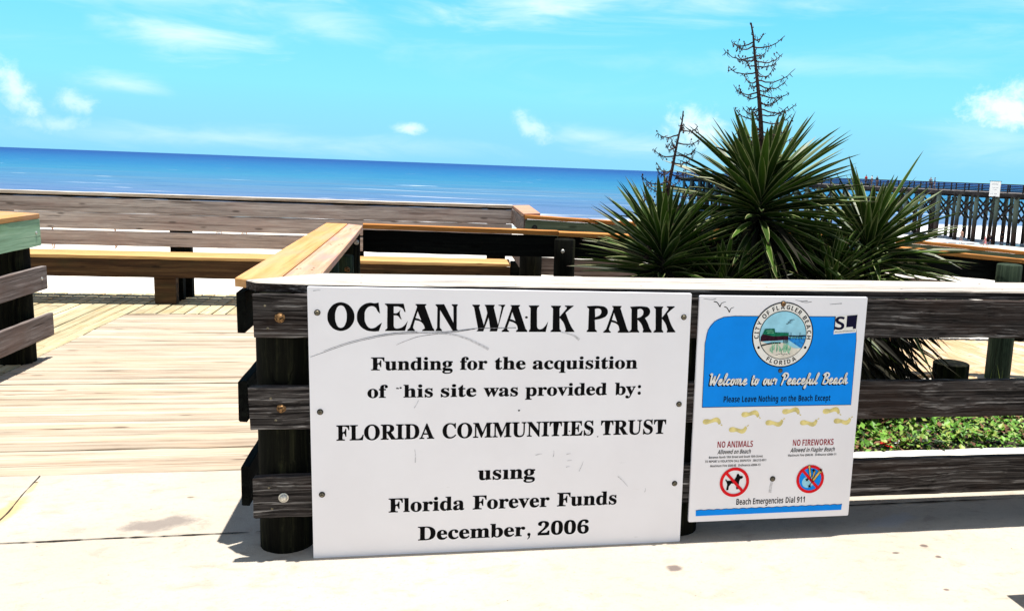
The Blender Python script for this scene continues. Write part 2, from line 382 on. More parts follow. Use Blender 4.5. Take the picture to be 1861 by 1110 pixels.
# the construction joint that runs along the fence, with ragged dirt-filled edges
def ragged(mb, pts, hw, mi, step=0.03, keep=1.0, z=0.004):
    for (a, b) in zip(pts, pts[1:]):
        a, b = Vector(a), Vector(b); d = (b - a); L = d.length; d.normalize(); nn = Vector((-d.y, d.x))
        n = int(L / step); prev = None
        for i in range(n + 1):
            c = a + d * (L * i / n)
            f = noise.noise((c.x * 7, c.y * 7, 3.1)); g = noise.noise((c.x * 31, c.y * 31, 8.0))
            w_ = hw * max(0.0, 0.55 + 0.9 * f + 0.5 * g)
            off = nn * (0.006 * noise.noise((c.x * 4, c.y * 4, 1.0)))
            cur = (c + nn * w_ + off, c - nn * w_ + off, w_)
            if prev and (prev[2] > hw * 0.2 or cur[2] > hw * 0.2) and rnd.random() < keep:
                mb.add([(*prev[0][:2], z), (*prev[1][:2], z), (*cur[1][:2], z), (*cur[0][:2], z)], [(0, 1, 2, 3)], mi)
            prev = cur
ragged(mb, [(-3.6, 0.25), (-1.5, 0.283), (1.0, 0.318), (6.0, 0.37)], 0.008, 1)
ragged(mb, [(-2.74, 1.12), (-2.68, 0.62), (-2.655, 0.27)], 0.0035, 1)
at_frame(tag(make('pavement', mb, [M['pavement'], M['joint'], M['joint_sand']]), kind='structure'))

# boardwalk: cross planks in the middle, long planks to the left and along the bench
mb = MB()
def plank_rows(mb, s0f, s1f, n0, n1, mi=0, pw=0.142, z=0.0):
    n = n0
    while n < n1:
        pa = pw * rnd.uniform(0.97, 1.03); b = min(n1, n + pa)
        s0, s1 = s0f(n), s1f(n)
        if s1 - s0 > 0.1:
            sag = rnd.uniform(-0.004, 0.003)
            mb.board((s0, (n + b) / 2, z - 0.019 + sag), (s1, (n + b) / 2, z - 0.019 + sag + rnd.uniform(-.003, .003)), b - n - rnd.choice((0.005, 0.008, 0.011, 0.016)), 0.036, up=(0, 1, 0), ch=0.006, jit=0.0022, step=0.25, mi=mi)
        n += pa
def plank_cols(mb, s0, s1, n0f, n1f, mi=1, pw=0.142, zf=lambda s: 0.0):
    s = s0
    while s < s1:
        pa = pw * rnd.uniform(0.97, 1.03); b = min(s1, s + pa)
        z = zf((s + b) / 2)
        n0, n1 = n0f(s), n1f(s)
        mb.board(((s + b) / 2, n0, z - 0.019 + rnd.uniform(-.003, .003)), ((s + b) / 2, n1, z - 0.019 + rnd.uniform(-.003, .003)), b - s - rnd.uniform(0.009, 0.018), 0.036, up=(1, 0, 0), ch=0.006, jit=0.002, step=0.4, mi=mi)
        s += pa
plank_rows(mb, lambda n: -3.92, lambda n: -1.30 if n < 3.62 else 0.45, 1.135, 6.15)
plank_cols(mb, -9.6, -3.925, lambda s: 1.135, lambda s: 7.62)
plank_cols(mb, -3.92, 0.50, lambda s: 6.155, lambda s: 7.60)
at_frame(tag(make('boardwalk_deck', mb, [M['deck'], M['deck_long']]), kind='structure'))
mb = MB()
WZ = lambda s: -0.024 * max(0.0, s - 0.4)
plank_cols(mb, 0.50, 11.5, lambda s: 3.60 if s < 3.4 else 3.60 - 0.28 * (s - 3.4), lambda s: 5.42, 0, zf=WZ)
for s in range(0, 11):   # edge joists under the plank ends
    e = lambda t: 3.63 if t < 3.4 else 3.63 - 0.28 * (t - 3.4)
    a, b = 0.5 + s, 1.5 + s
    mb.board((a, e(a), WZ(a) - 0.14), (b, e(b), WZ(b) - 0.14), 0.19, 0.038, mi=1)
    mb.board((a, 5.36, WZ(a) - 0.14), (b, 5.36, WZ(b) - 0.14), 0.19, 0.038, mi=1)
at_frame(tag(make('walkway_deck', mb, [M['deck_tan'], M['rail_dark']]), kind='structure'))

# beach: a dune face that drops to the flat strand and runs under the water
def beach_z(y):
    pts = [(-3, -0.75), (13, -0.8), (16, -1.3), (26, -4.6), (40, -5.7), (70, -6.05), (113, -6.3), (122, -6.42), (140, -7.2), (400, -12)]
    for (a, za), (b, zb) in zip(pts, pts[1:]):
        if y <= b:
            t = max(0, (y - a) / (b - a)); return za + (zb - za) * t
    return -12
def sand_mat():
    m_, q, b = principled('beach_sand')
    geo = q.n('ShaderNodeNewGeometry').outputs['Position']
    y = q.n('ShaderNodeSeparateXYZ', {0: geo}).outputs[1]
    x = q.n('ShaderNodeSeparateXYZ', {0: geo}).outputs[0]
    n1 = q.noise(geo, 0.5, 5.0, 0.6)
    trk = q.noise(q.map(geo, (0.03, 0.55, 0.55), rot=(0, 0, 0.25)), 1.0, 4.0)
    c = q.mix(q.smooth(n1, 0.35, 0.65), (0.66, 0.62, 0.56), (0.60, 0.55, 0.48))
    c = q.mix(q.math('MULTIPLY', q.smooth(trk, 0.54, 0.66), 0.35), c, (0.52, 0.46, 0.38))
    edge = q.math('ADD', y, q.math('MULTIPLY', q.noise(q.map(geo, (0.05, 0.05, 0.05)), 1.0, 3.0), 8.0))
    wet = q.smooth(edge, 114.5, 119.0)
    c = q.mix(wet, c, (0.30, 0.29, 0.30))
    q.t.links.new(c, b.inputs['Base Color'])
    q.t.links.new(q.math('SUBTRACT', 0.95, q.math('MULTIPLY', wet, 0.8)), b.inputs['Roughness'])
    q.t.links.new(q.n('ShaderNodeBump', {'Height': q.noise(geo, 2.2, 5.0), 'Strength': q.math('SUBTRACT', 0.5, q.math('MULTIPLY', wet, 0.48)), 'Distance': 0.06}).outputs[0], b.inputs['Normal'])
    return m_
M['sand'] = sand_mat()
mb = MB()
xs = [-420, -120, -60, -40, -20, -10, 0, 10, 20, 30, 40, 50, 60, 70, 80, 100, 160, 420]
ys = [-3, 8, 13, 14.5, 16, 18, 20, 23, 26, 30, 35, 40, 46, 52, 60, 70, 80, 92, 105, 113, 118, 122, 130, 140, 400]
for yy in ys:
    for xx in xs:
        mb.v.append((xx, yy, beach_z(yy) + (0.25 * noise.noise((xx * 0.06, yy * 0.11, 2.0)) if 13 < yy < 100 else 0)))
for i in range(len(ys) - 1):
    for j in range(len(xs) - 1):
        a = i * len(xs) + j
        mb.f.append((a, a + 1, a + 1 + len(xs), a + len(xs))); mb.m.append(0); mb.uv.append(None)
tag(make('beach', mb, M['sand'], smooth=True), kind='structure')

def sea_mat():
    m_, q, b = principled('sea_water')
    geo = q.n('ShaderNodeNewGeometry').outputs['Position']
    s_ = q.n('ShaderNodeSeparateXYZ', {0: geo})
    x, y = s_.outputs[0], s_.outputs[1]
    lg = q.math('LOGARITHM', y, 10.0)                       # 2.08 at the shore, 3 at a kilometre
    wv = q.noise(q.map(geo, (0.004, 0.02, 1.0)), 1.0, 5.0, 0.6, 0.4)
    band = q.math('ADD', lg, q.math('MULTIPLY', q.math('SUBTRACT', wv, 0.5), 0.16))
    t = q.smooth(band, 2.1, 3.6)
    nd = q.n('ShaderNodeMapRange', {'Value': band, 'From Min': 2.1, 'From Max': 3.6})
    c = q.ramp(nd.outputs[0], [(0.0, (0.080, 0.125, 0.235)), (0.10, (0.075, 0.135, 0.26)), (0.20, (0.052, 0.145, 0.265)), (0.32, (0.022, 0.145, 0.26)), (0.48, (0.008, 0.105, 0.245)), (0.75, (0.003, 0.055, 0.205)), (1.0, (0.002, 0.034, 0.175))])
    sandbar = q.noise(q.map(geo, (0.006, 0.055, 1.0), (7, 3, 0)), 1.0, 4.0, 0.6, 0.8)
    c = q.mix(q.math('MULTIPLY', q.math('MULTIPLY', q.smooth(sandbar, 0.50, 0.66), q.smooth(lg, 2.70, 2.40)), 0.5), c, (0.10, 0.16, 0.22))
    # ripples seen as darker and lighter flecks
    rp = q.noise(q.map(geo, (0.05, 0.30, 1.0)), 1.0, 6.0, 0.7)
    c = q.mix(q.math('MULTIPLY', q.smooth(rp, 0.45, 0.72), 0.35), c, (0.08, 0.17, 0.27))
    rq = q.noise(q.map(geo, (0.035, 0.22, 1.0), (9, 2, 0)), 1.0, 5.0, 0.65)
    c = q.mix(q.math('MULTIPLY', q.smooth(rq, 0.54, 0.68), 0.55), c, (0.012, 0.06, 0.17))
    # surf: broken bands of foam near the beach, a few whitecaps beyond
    fm = q.noise(q.map(geo, (0.03, 0.16, 1.0), (2.0, 0, 0)), 1.0, 6.0, 0.65, 0.9)
    shore = q.math('ADD', y, q.math('MULTIPLY', q.noise(q.map(geo, (0.02, 0.02, 1)), 1.0, 3.0), 30.0))
    near = q.smooth(q.math('SUBTRACT', shore, q.math('MULTIPLY', q.math('MAXIMUM', x, -60.0), 0.28)), 163.0, 155.0)
    fo = q.math('MULTIPLY', near, q.smooth(fm, 0.28, 0.46))
    brk = q.math('MULTIPLY', q.smooth(q.noise(q.map(geo, (0.012, 0.085, 1.0), (5.3, 0.4, 0)), 1.0, 6.0, 0.6, 0.6), 0.60, 0.68), q.smooth(lg, 2.50, 2.32))
    cap = q.math('MULTIPLY', q.smooth(q.noise(q.map(geo, (0.035, 0.12, 1.0)), 1.0, 3.0, 0.6, 0.3), 0.70, 0.74), q.smooth(lg, 3.1, 2.6))
    fo = q.math('MAXIMUM', fo, q.math('MAXIMUM', q.math('MULTIPLY', brk, 0.5), q.math('MULTIPLY', cap, 0.6)))
    c = q.mix(fo, c, (0.78, 0.78, 0.80))
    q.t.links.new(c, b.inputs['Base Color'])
    q.t.links.new(q.math('ADD', 0.45, q.math('MULTIPLY', fo, 0.4)), b.inputs['Roughness'])
    b.inputs['Specular IOR Level'].default_value = 0.06
    h = q.math('ADD', q.noise(q.map(geo, (0.12, 0.35, 1.0)), 1.0, 6.0, 0.6), fo)
    q.t.links.new(q.n('ShaderNodeBump', {'Height': h, 'Strength': 0.6, 'Distance': 0.5}).outputs[0], b.inputs['Normal'])
    return m_
M['sea'] = sea_mat()
mb = MB()
yy = [117, 125, 135, 150, 170, 200, 260, 350, 600, 1200, 3000, 8000, 20000, 60000]
for a, b in zip(yy, yy[1:]):
    za, zb = (-6.34, -6.34)
    X = 60000
    mb.add([(-X, a, za), (X, a, za), (X, b, zb), (-X, b, zb)], [(0, 1, 2, 3)])
tag(make('sea', mb, M['sea']), kind='structure')

# planter behind the front fence
M['soil'] = plain('planter_soil', (0.035, 0.026, 0.018), 0.95, 0.4, 25)
mb = MB()
gs = [(-1.1 + 0.3 * i) for i in range(44)]; gn = [0.59 + 0.2 * i for i in range(15)]
for n in gn:
    for s in gs:
        mb.v.append((s, n, 0.16 + 0.03 * noise.noise((s * 1.5, n * 1.5, 0)) + (0.015 * (n - 0.6) if n < 1.75 else 0.017 - 0.75 * (n - 1.75))))
for i in range(len(gn) - 1):
    for j in range(len(gs) - 1):
        a = i * len(gs) + j
        mb.f.append((a, a + 1, a + 1 + len(gs), a + len(gs))); mb.m.append(0); mb.uv.append(None)
at_frame(tag(make('planter_soil', mb, M['soil'], smooth=True), kind='structure'))
T = Thing('planter_edging', 'bleached timber edging along the planted bed, just behind the lowest rail', 'edging', 2.0, 0.52)
mb = MB(); mb.board(T.L(-1.1, 0.5175, 0.186), T.L(6.5, 0.5175, 0.186), 0.135, 0.038, up=(0, 1, 0), jit=0.003)
make('top_board', mb, M['ledge'], T.o)
mb = MB(); mb.board(T.L(-1.1, 0.50, 0.084), T.L(6.5, 0.50, 0.084), 0.166, 0.038, jit=0.002)
make('face_board', mb, M['rail_grey'], T.o)

def leaf_mat(name, a, b_, rough=0.5):
    m_, q, b = principled(name)
    r = q.n('ShaderNodeNewGeometry').outputs['Random Per Island']
    q.t.links.new(q.mix(r, a, b_), b.inputs['Base Color'])
    b.inputs['Roughness'].default_value = rough; b.inputs['Specular IOR Level'].default_value = 0.3
    return m_
M['cover'] = [leaf_mat('cover_green', (0.05, 0.15, 0.012), (0.15, 0.33, 0.03)), leaf_mat('cover_yellow', (0.15, 0.24, 0.035), (0.30, 0.36, 0.08)), leaf_mat('cover_brown', (0.08, 0.035, 0.018), (0.22, 0.11, 0.06), 0.8), leaf_mat('cover_dark', (0.012, 0.035, 0.008), (0.03, 0.07, 0.015))]
mb = MB()
for i in range(12500):
    s = rnd.uniform(0.7, 4.6) if i > 2500 else rnd.uniform(-1.0, 6.5)
    n = 0.60 + 1.25 * rnd.random() ** 1.25
    z = 0.155 + 0.015 * (n - 0.6) + rnd.random() ** 1.3 * (0.05 + 0.07 * (0.5 + noise.noise((s * 2.3, n * 2.3, 4.0))))
    L = rnd.uniform(0.026, 0.062); W_ = L * rnd.uniform(0.22, 0.36)
    a = rnd.uniform(0, 6.283); tilt = rnd.uniform(-0.25, 0.85)
    d = Vector((math.cos(a) * math.cos(tilt), math.sin(a) * math.cos(tilt), math.sin(tilt)))
    sd = Vector((-math.sin(a), math.cos(a), rnd.uniform(-0.5, 0.5))).normalized(); up = d.cross(sd)
    if noise.noise((s * 4.5, n * 4.5, 13.0)) < -0.28 and rnd.random() < 0.75: continue
    c = Vector((s, n, z))
    q = rnd.random() + 0.45 * noise.noise((s * 2.6, n * 2.6, 9.0))
    mi = 0 if q < 0.56 else (1 if q < 0.76 else (2 if q < 0.90 else 3))
    mb.add([c, c + d * L * 0.5 + sd * W_ + up * 0.25 * W_, c + d * L, c + d * L * 0.5 - sd * W_ + up * 0.25 * W_, c + d * L * 0.5 - up * 0.1 * W_], [(0, 4, 1), (1, 4, 2), (2, 4, 3), (3, 4, 0)], mi)
for i in range(160):
    s, n = rnd.uniform(0.9, 4.0), rnd.uniform(0.62, 2.4)
    h = rnd.uniform(0.08, 0.17); dx_, dy_ = rnd.uniform(-.04, .04), rnd.uniform(-.04, .04)
    mb.add([(s - .003, n, .16), (s + .003, n, .16), (s + dx_, n + dy_, .16 + h)], [(0, 1, 2)], 1)
at_frame(tag(make('ground_cover', mb, M['cover']), kind='stuff'))

# a fallen red flower and a scrap of white blossom at the edging
M['petal'] = leaf_mat('red_petal', (0.55, 0.008, 0.01), (0.75, 0.02, 0.015))
M['petal_white'] = leaf_mat('white_petal', (0.75, 0.75, 0.78), (0.82, 0.82, 0.84))
def flower(name, label, s, n, z, r, mat, k_):
    mb = MB()
    for i in range(k_):
        a = 2 * math.pi * i / k_ + rnd.uniform(-.3, .3); t = rnd.uniform(0.15, 0.95)
        d = Vector((math.cos(a) * math.cos(t), math.sin(a) * math.cos(t), math.sin(t))); sd = Vector((-math.sin(a), math.cos(a), 0)); up = d.cross(sd)
        q = [(0, 0), (0.35, 0.32), (0.75, 0.42), (1.0, 0.22), (1.05, 0), (1.0, -0.22), (0.75, -0.42), (0.35, -0.32)]
        vs = [d * (x * r) + sd * (y * r) - up * (r * 0.25 * x * x + 0.1 * r * math.sin(y * 9)) for x, y in q]
        mb.add(vs + [d * r * 0.55], [(i_, (i_ + 1) % 8, 8) for i_ in range(8)])
    o = make(name, mb, mat, smooth=True); o.location = FW(s, n, z); tag(o, label, 'flower')
flower('fallen_flower', 'bright red fallen flower lying in the green ground cover by the timber edging', 1.84, 0.66, 0.21, 0.042, M['petal'], 7)
flower('fallen_flower', 'small white blossom on the ground cover just right of the red flower', 1.94, 0.70, 0.21, 0.022, M['petal_white'], 5)
# ------------------------------------------------------------------ timber fences and the bench
LEVELS = [(1.150, 0.969), (0.759, 0.574), (0.368, 0.183)]
def one_board(T, s0, n0, s1, n1, zt, zb, mat, th=0.038, zt1=None, name='rail_board', step=0.12, jit=0.0018):
    mb = MB(); h = zt - zb; d = 0 if zt1 is None else zt1 - zt
    mb.board(T.L(s0, n0, (zt + zb) / 2), T.L(s1, n1, (zt + zb) / 2 + d), h, th, step=step, jit=jit)
    return make(name, mb, mat, T.o)
def one_post(T, s, n, z0, z1, r, mat, lean=(0, 0)):
    p = T.L(s, n, z0); mb = MB(); mb.pile(p.x, p.y, p.z, z1 - T.z, r, lean=lean)
    return make('post', mb, mat, T.o, smooth=True)
def dome(mb, c, ax, r, h, seg=20, mi=0):
    """a low round head (bolt, screw) at c, pointing along ax"""
    ax = Vector(ax).normalized(); a = ax.cross(Vector((0.2, 0.1, 1)) if abs(ax.z) < 0.9 else Vector((1, 0, 0))).normalized(); b = ax.cross(a); c = Vector(c)
    rings = [[c + ax * (h * f) + (a * math.cos(2 * math.pi * j / seg) + b * math.sin(2 * math.pi * j / seg)) * (r * q) for j in range(seg)] for f, q in ((0, 1.0), (0.35, 1.0), (0.7, 0.82), (0.93, 0.5), (1.0, 0.15))]
    mb.loft(rings, mi=mi)
def bolt(T, s, n, z, mat, r=0.016, h=0.011, wr=0.021, parent=None):
    mb = MB(); dome(mb, T.L(s, n - 0.003, z), (T.sa * 0 + 0, -1, 0) if T.ca > 0.9 else (-1, 0, 0), r, h)
    if wr: dome(mb, T.L(s, n, z), (0, -1, 0) if T.ca > 0.9 else (-1, 0, 0), wr, 0.003)
    return make('bolt', mb, mat, parent or T.o, smooth=False)

# front fence, on which both signs hang
T = Thing('rail_fence', 'weathered timber fence with a bleached flat cap carrying the two white signs', 'fence', 0.0, 0.155)
one_post(T, -1.337, 0.155, -0.3, 1.150, 0.114, M['pile'])
one_post(T, 0.455, 0.155, -0.3, 1.150, 0.112, M['pile'])
one_post(T, 2.98, 0.155, -0.3, 1.150, 0.112, M['pile'])
for i, (zt, zb) in enumerate(LEVELS):
    one_board(T, (-1.432, -1.455, -1.447)[i], 0.019, 6.0, 0.019, zt, zb, M['rail'], step=0.07, jit=0.0022)
    bolt(T, -1.326, 0.0, (1.054, 0.667, 0.273)[i], M['bolt_rust'] if i < 2 else M['bolt_zinc'])
    for (ds, dz) in ((-0.035, 0.045), (-0.025, -0.05)):
        mb = MB(); dome(mb, T.L(-1.34 + ds + rnd.uniform(-.02, .02), 0.0, (zt + zb) / 2 + dz), (0, -1, 0), 0.0055, 0.0025, 10)
        make('nail', mb, M['screw'], T.o)
mb = MB()
poly = [(-1.487, 0.160), (-1.435, 0.092), (-1.225, 0.050), (-0.9, 0.036)] + [(-0.9 + 0.23 * i, 0.036 + rnd.uniform(-.002, .002)) for i in range(1, 31)] + [(6.0, 0.2255)] + [(6.0 - 0.24 * i, 0.2255) for i in range(1, 30)] + [(-1.31, 0.22), (-1.40, 0.23)]
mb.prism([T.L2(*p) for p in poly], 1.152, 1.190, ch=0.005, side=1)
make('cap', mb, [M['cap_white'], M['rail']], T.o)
mb = MB()
poly = [(-1.40, 0.236), (-1.31, 0.226)] + [(-1.2 + 0.24 * i, 0.226) for i in range(30)] + [(6.0, 0.226), (6.0, 0.415)] + [(5.9 - 0.24 * i, 0.415) for i in range(29)] + [(-1.205, 0.418)]
mb.prism([T.L2(*p) for p in poly], 1.153, 1.189, ch=0.005)
make('cap', mb, M['cap_white'], T.o)

for i in range(9):      # screw heads in the cap
    for n in (0.10, 0.34):
        s = -1.0 + 0.62 * i + rnd.uniform(-.04, .04); v = T.L(s, n + rnd.uniform(-.015, .015), 1.189)
        mb = MB(); dome(mb, v, (0, 0, 1), 0.006, 0.002, 10); make('nail', mb, M['screw'], T.o)
# side fence running away from the corner post
T = Thing('rail_fence', 'side fence with a honey-coloured two-board cap running away from the corner post', 'fence', -1.40, 1.9, 0.0, math.pi / 2)
def rev(p): return p
mb = MB(); mb.prism([T.L2(*p) for p in [(-1.545, 0.222), (-1.489, 0.180), (-1.365, 0.252), (-1.372, 1.2), (-1.385, 2.4), (-1.40, 3.68), (-1.572, 3.70), (-1.56, 2.0)]], 1.151, 1.190, ch=0.005)
make('cap', mb, M['cap_new'], T.o)
mb = MB(); mb.prism([T.L2(*p) for p in [(-1.359, 0.262), (-1.209, 0.423), (-1.225, 1.4), (-1.245, 2.5), (-1.268, 3.515), (-1.394, 3.68), (-1.379, 2.4), (-1.366, 1.2)]], 1.150, 1.188, ch=0.005)
make('cap', mb, M['cap_pink'], T.o)
for n in (0.55, 0.60, 1.82, 1.88, 3.1, 3.16):
    for s in (-1.50, -1.41, -1.33, -1.27):
        mb = MB(); dome(mb, T.L(s + rnd.uniform(-.01, .01), n + rnd.uniform(-.015, .015), 1.1885), (0, 0, 1), 0.0055, 0.002, 10); make('nail', mb, M['screw'], T.o)
for (zt, zb), e in zip(LEVELS, (0.205, 0.19, 0.20)):
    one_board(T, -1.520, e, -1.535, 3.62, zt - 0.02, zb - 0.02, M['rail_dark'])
for n in (1.85, 3.44):
    one_post(T, -1.385, n, -0.5, 1.148, 0.105, M['pile_green'] if n < 2 else M['pile'])
one_post(T, -1.33, 2.75, -0.5, 1.03, 0.06, M['pile_green'])
mb = MB(); dome(mb, T.L(-1.31, 2.69, 0.93), (-1, 0, 0), 0.02, 0.014); make('bolt', mb, M['bolt_rust'], T.o)
mb = MB(); dome(mb, T.L(-1.30, 3.33, 1.07), (-1, 0, 0), 0.02, 0.014); make('bolt', mb, M['bolt_zinc'], T.o)

# middle fence on the near side of the sloping walkway
MZ = [(-1.27, 1.190), (0.345, 1.168), (3.6, 1.100), (4.68, 1.022), (9.0, 0.80)]
def zint(tab, s):
    for (a, za), (b, zb) in zip(tab, tab[1:]):
        if s <= b: return za + (zb - za) * (s - a) / (b - a)
    return tab[-1][1]
T = Thing('rail_fence', 'middle fence with brown cap edge and black boards passing behind the yuccas', 'fence', 1.5, 3.5)
segs = [(-1.27, 0.345, 3.57, 3.61), (0.347, 3.62, 3.60, 3.565), (3.622, 4.72, 3.565, 3.485), (4.722, 9.0, 3.485, 2.3)]
for i, (a, b, na, nb) in enumerate(segs):
    dz = 0.0 if i != 0 else 0.006
    mb = MB(); mb.board(T.L(a, na + 0.055, zint(MZ, a) - 0.019 + dz), T.L(b, nb + 0.055, zint(MZ, b) - 0.019 + dz), 0.14 if i else 0.10, 0.039, up=(0, 1, 0)); make('cap', mb, M['cap_brown'], T.o)
    for j in (0, 1):
        d = (0.042 + 0.39 * j, 0.225 + 0.39 * j)
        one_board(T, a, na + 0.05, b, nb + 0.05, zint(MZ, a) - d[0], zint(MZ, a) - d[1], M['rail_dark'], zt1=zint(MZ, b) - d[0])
for s in (0.39, 2.4, 4.53, 6.6):
    nn = 3.52 if s < 4 else (3.40 if s < 5 else 2.85)
    one_post(T, s, nn, -0.8, zint(MZ, s) - 0.05, 0.088 if s < 4 else 0.11, M['pile_green'] if s > 4 else M['pile'])
mb = MB(); dome(mb, T.L(0.36, 3.42, 1.02), (0, -1, 0), 0.016, 0.012); make('bolt', mb, M['bolt_zinc'], T.o)

# far fence: leaves the end of the bench, comes forward, then follows the walkway
FZ = [(0.2, 1.205), (1.07, 1.174), (4.79, 1.03), (6.14, 0.934), (10.0, 0.72)]
T = Thing('rail_fence', 'far fence with a brown cap and greenish boards beyond the walkway', 'fence', 1.5, 5.4)
mb = MB(); mb.prism([T.L2(*p) for p in [(0.22, 5.36), (0.42, 5.52), (0.50, 7.36), (0.27, 7.20)]], 1.184, 1.222, ch=0.005)
make('cap', mb, M['cap_pink'], T.o)
for (zt, zb) in LEVELS:
    one_board(T, 0.275, 7.16, 0.245, 5.36, zt + 0.028, zb + 0.028, M['rail_grey'])
for (a, b) in ((0.235, 4.79), (4.79, 6.14), (6.14, 10.0)):
    na, nb = 5.35, 5.35
    mb = MB(); mb.board(T.L(a, na + 0.05, zint(FZ, a) - 0.019), T.L(b, nb + 0.05, zint(FZ, b) - 0.019), 0.16, 0.039, up=(0, 1, 0)); make('cap', mb, M['cap_brown'], T.o)
    for j in (0, 1, 2):
        d = (0.042 + 0.39 * j, 0.225 + 0.39 * j)
        one_board(T, a + 0.01, na, b, nb, zint(FZ, a) - d[0], zint(FZ, a) - d[1], M['rail_green'] if j == 0 else M['rail_grey'], zt1=zint(FZ, b) - d[0])
for s in (0.18, 2.2, 4.2, 6.1, 8.1):
    one_post(T, s + 0.12, 5.46 if s > 1 else 5.27, -0.9, zint(FZ, s) - (0.05 if s > 1 else 0.28), 0.115, M['pile'])
bolt(T, 0.34, 5.33, 1.075, M['washer'], r=0.018, h=0.012, wr=0.03)
bolt(T, 0.345, 5.33, 0.665, M['washer'], r=0.018, h=0.012, wr=0.03)

# left fence whose rail ends show at the picture's edge
T = Thing('rail_fence', 'left fence with orange cap, pale green top board and two greyed rails on thick post', 'fence', -4.0, 2.6, 0.0, math.pi / 2)
mb = MB(); mb.prism([T.L2(*p) for p in [(-4.20, 0.9), (-3.83, 0.9), (-3.828, 3.99), (-4.20, 4.16)]], 1.150, 1.190, ch=0.004); make('cap', mb, M['cap_new'], T.o)
one_board(T, -3.85, 0.9, -3.85, 4.0, 1.148, 0.93, M['rail_mint'])
one_board(T, -3.85, 0.9, -3.83, 4.02, 0.765, 0.575, M['rail_grey'])
one_board(T, -3.85, 0.9, -3.81, 4.04, 0.375, 0.185, M['rail_grey'])
for n in (3.86, 1.5):
    one_post(T, -4.005, n, -0.4, 1.148, 0.135, M['pile'])
for z in (1.04, 0.67, 0.28):
    mb = MB(); dome(mb, T.L(-3.831 if z > 1 else -3.812, 3.92, z), (0, -1, 0), 0.013, 0.008); make('bolt', mb, M['bolt_zinc'], T.o)

# the long bench whose tall plank back closes the deck towards the sea
bd = math.atan2(6.56 - 6.853, 0.19 + 5.03) * 0.85
T = Thing('bench', 'long timber bench with honey yellow seat and tall back of silvery planks', 'bench', -2.5, 6.70, 0.0, bd)
X0, X1 = -6.6, 2.69
def bpart(name, x0, x1, y, z, wd, th, mat, up=(0, 0, 1), jit=0.0018):
    mb = MB(); mb.board((x0, y, z), (x1, y, z), wd, th, up=up, jit=jit); return make(name, mb, mat, T.o)
for i in range(3):
    bpart('seat_plank', X0, X1 + 0.02, 0.09 + 0.178 * i, 0.533, 0.172, 0.036, M['seat'], up=(0, 1, 0))
bpart('apron', X0, X1 + 0.015, 0.03, 0.41, 0.205, 0.038, M['apron'])
for x in (-5.3, -3.2, -1.22, 0.8, 2.55):
    mb = MB(); mb.board((x, 0.10, -0.01), (x, 0.10, 0.512), 0.235, 0.10, up=(1, 0, 0)); make('leg', mb, M['apron'], T.o)
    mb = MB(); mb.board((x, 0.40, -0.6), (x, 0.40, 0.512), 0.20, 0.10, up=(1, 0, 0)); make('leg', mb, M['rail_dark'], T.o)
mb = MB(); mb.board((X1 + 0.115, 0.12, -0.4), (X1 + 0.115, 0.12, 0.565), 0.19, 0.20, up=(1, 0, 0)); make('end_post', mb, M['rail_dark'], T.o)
BY = 0.60
for (zt, zb) in ((1.161, 0.9875), (0.984, 0.797), (0.775, 0.603)):
    bpart('back_plank', X0, X1 + 0.05, BY, (zt + zb) / 2, zt - zb, 0.038, M['wall_grey'])
bpart('back_cap', X0, X1 + 0.06, BY + 0.055, 1.204, 0.17, 0.036, M['cap_white'], up=(0, 1, 0))
bpart('cap_shadow_strip', X0, X1 + 0.055, BY + 0.02, 1.1735, 0.022, 0.03, M['rail_dark'])  # dark strip standing in for the shadow line under the cap
for x in (-5.3, -3.2, -1.22, 0.8, 2.55):
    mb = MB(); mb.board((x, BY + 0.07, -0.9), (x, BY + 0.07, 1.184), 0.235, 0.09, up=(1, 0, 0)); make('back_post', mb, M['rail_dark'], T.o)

# a sawn-off piling in front of the walkway
T = Thing('piling', 'short sawn-off dark piling standing just in front of the walkway edge', 'piling', 3.10, 2.0)
p = T.L(3.10, 2.0, -0.3); mb = MB(); mb.pile(p.x, p.y, p.z, 0.385, 0.128, dome=0.008)
make('post_body', mb, M['pile'], T.o, smooth=False)
T = Thing('piling', 'round dark piling top against bright sand, just left of the green post', 'piling', 8.0, 8.3, -1.2)
p = T.L(8.0, 8.3, -1.2); mb = MB(); mb.pile(p.x, p.y, p.z, 0.36, 0.13, dome=0.09)
make('post_body', mb, M['pile'], T.o, smooth=True)

# unseen concrete table, added out of frame to cast the shadow in the corner
T = Thing('shadow_caster_table', 'unseen concrete table added past the right edge to cast a shadow on the pavement', 'table', 2.6, -1.05)
mb = MB(); mb.prism([T.L2(*p) for p in [(1.745, -1.48), (3.5, -1.48), (3.5, -0.66), (1.745, -0.66)]], 0.70, 0.76, ch=0.008); make('caster_top', mb, M['concrete'], T.o)
for s in (2.25, 3.0):
    mb = MB(); mb.box(*[v for v in (s - 2.6 - 0.06, s - 2.6 + 0.06, -0.28, 0.28, 0.0, 0.697)]); make('leg', mb, M['concrete'], T.o)

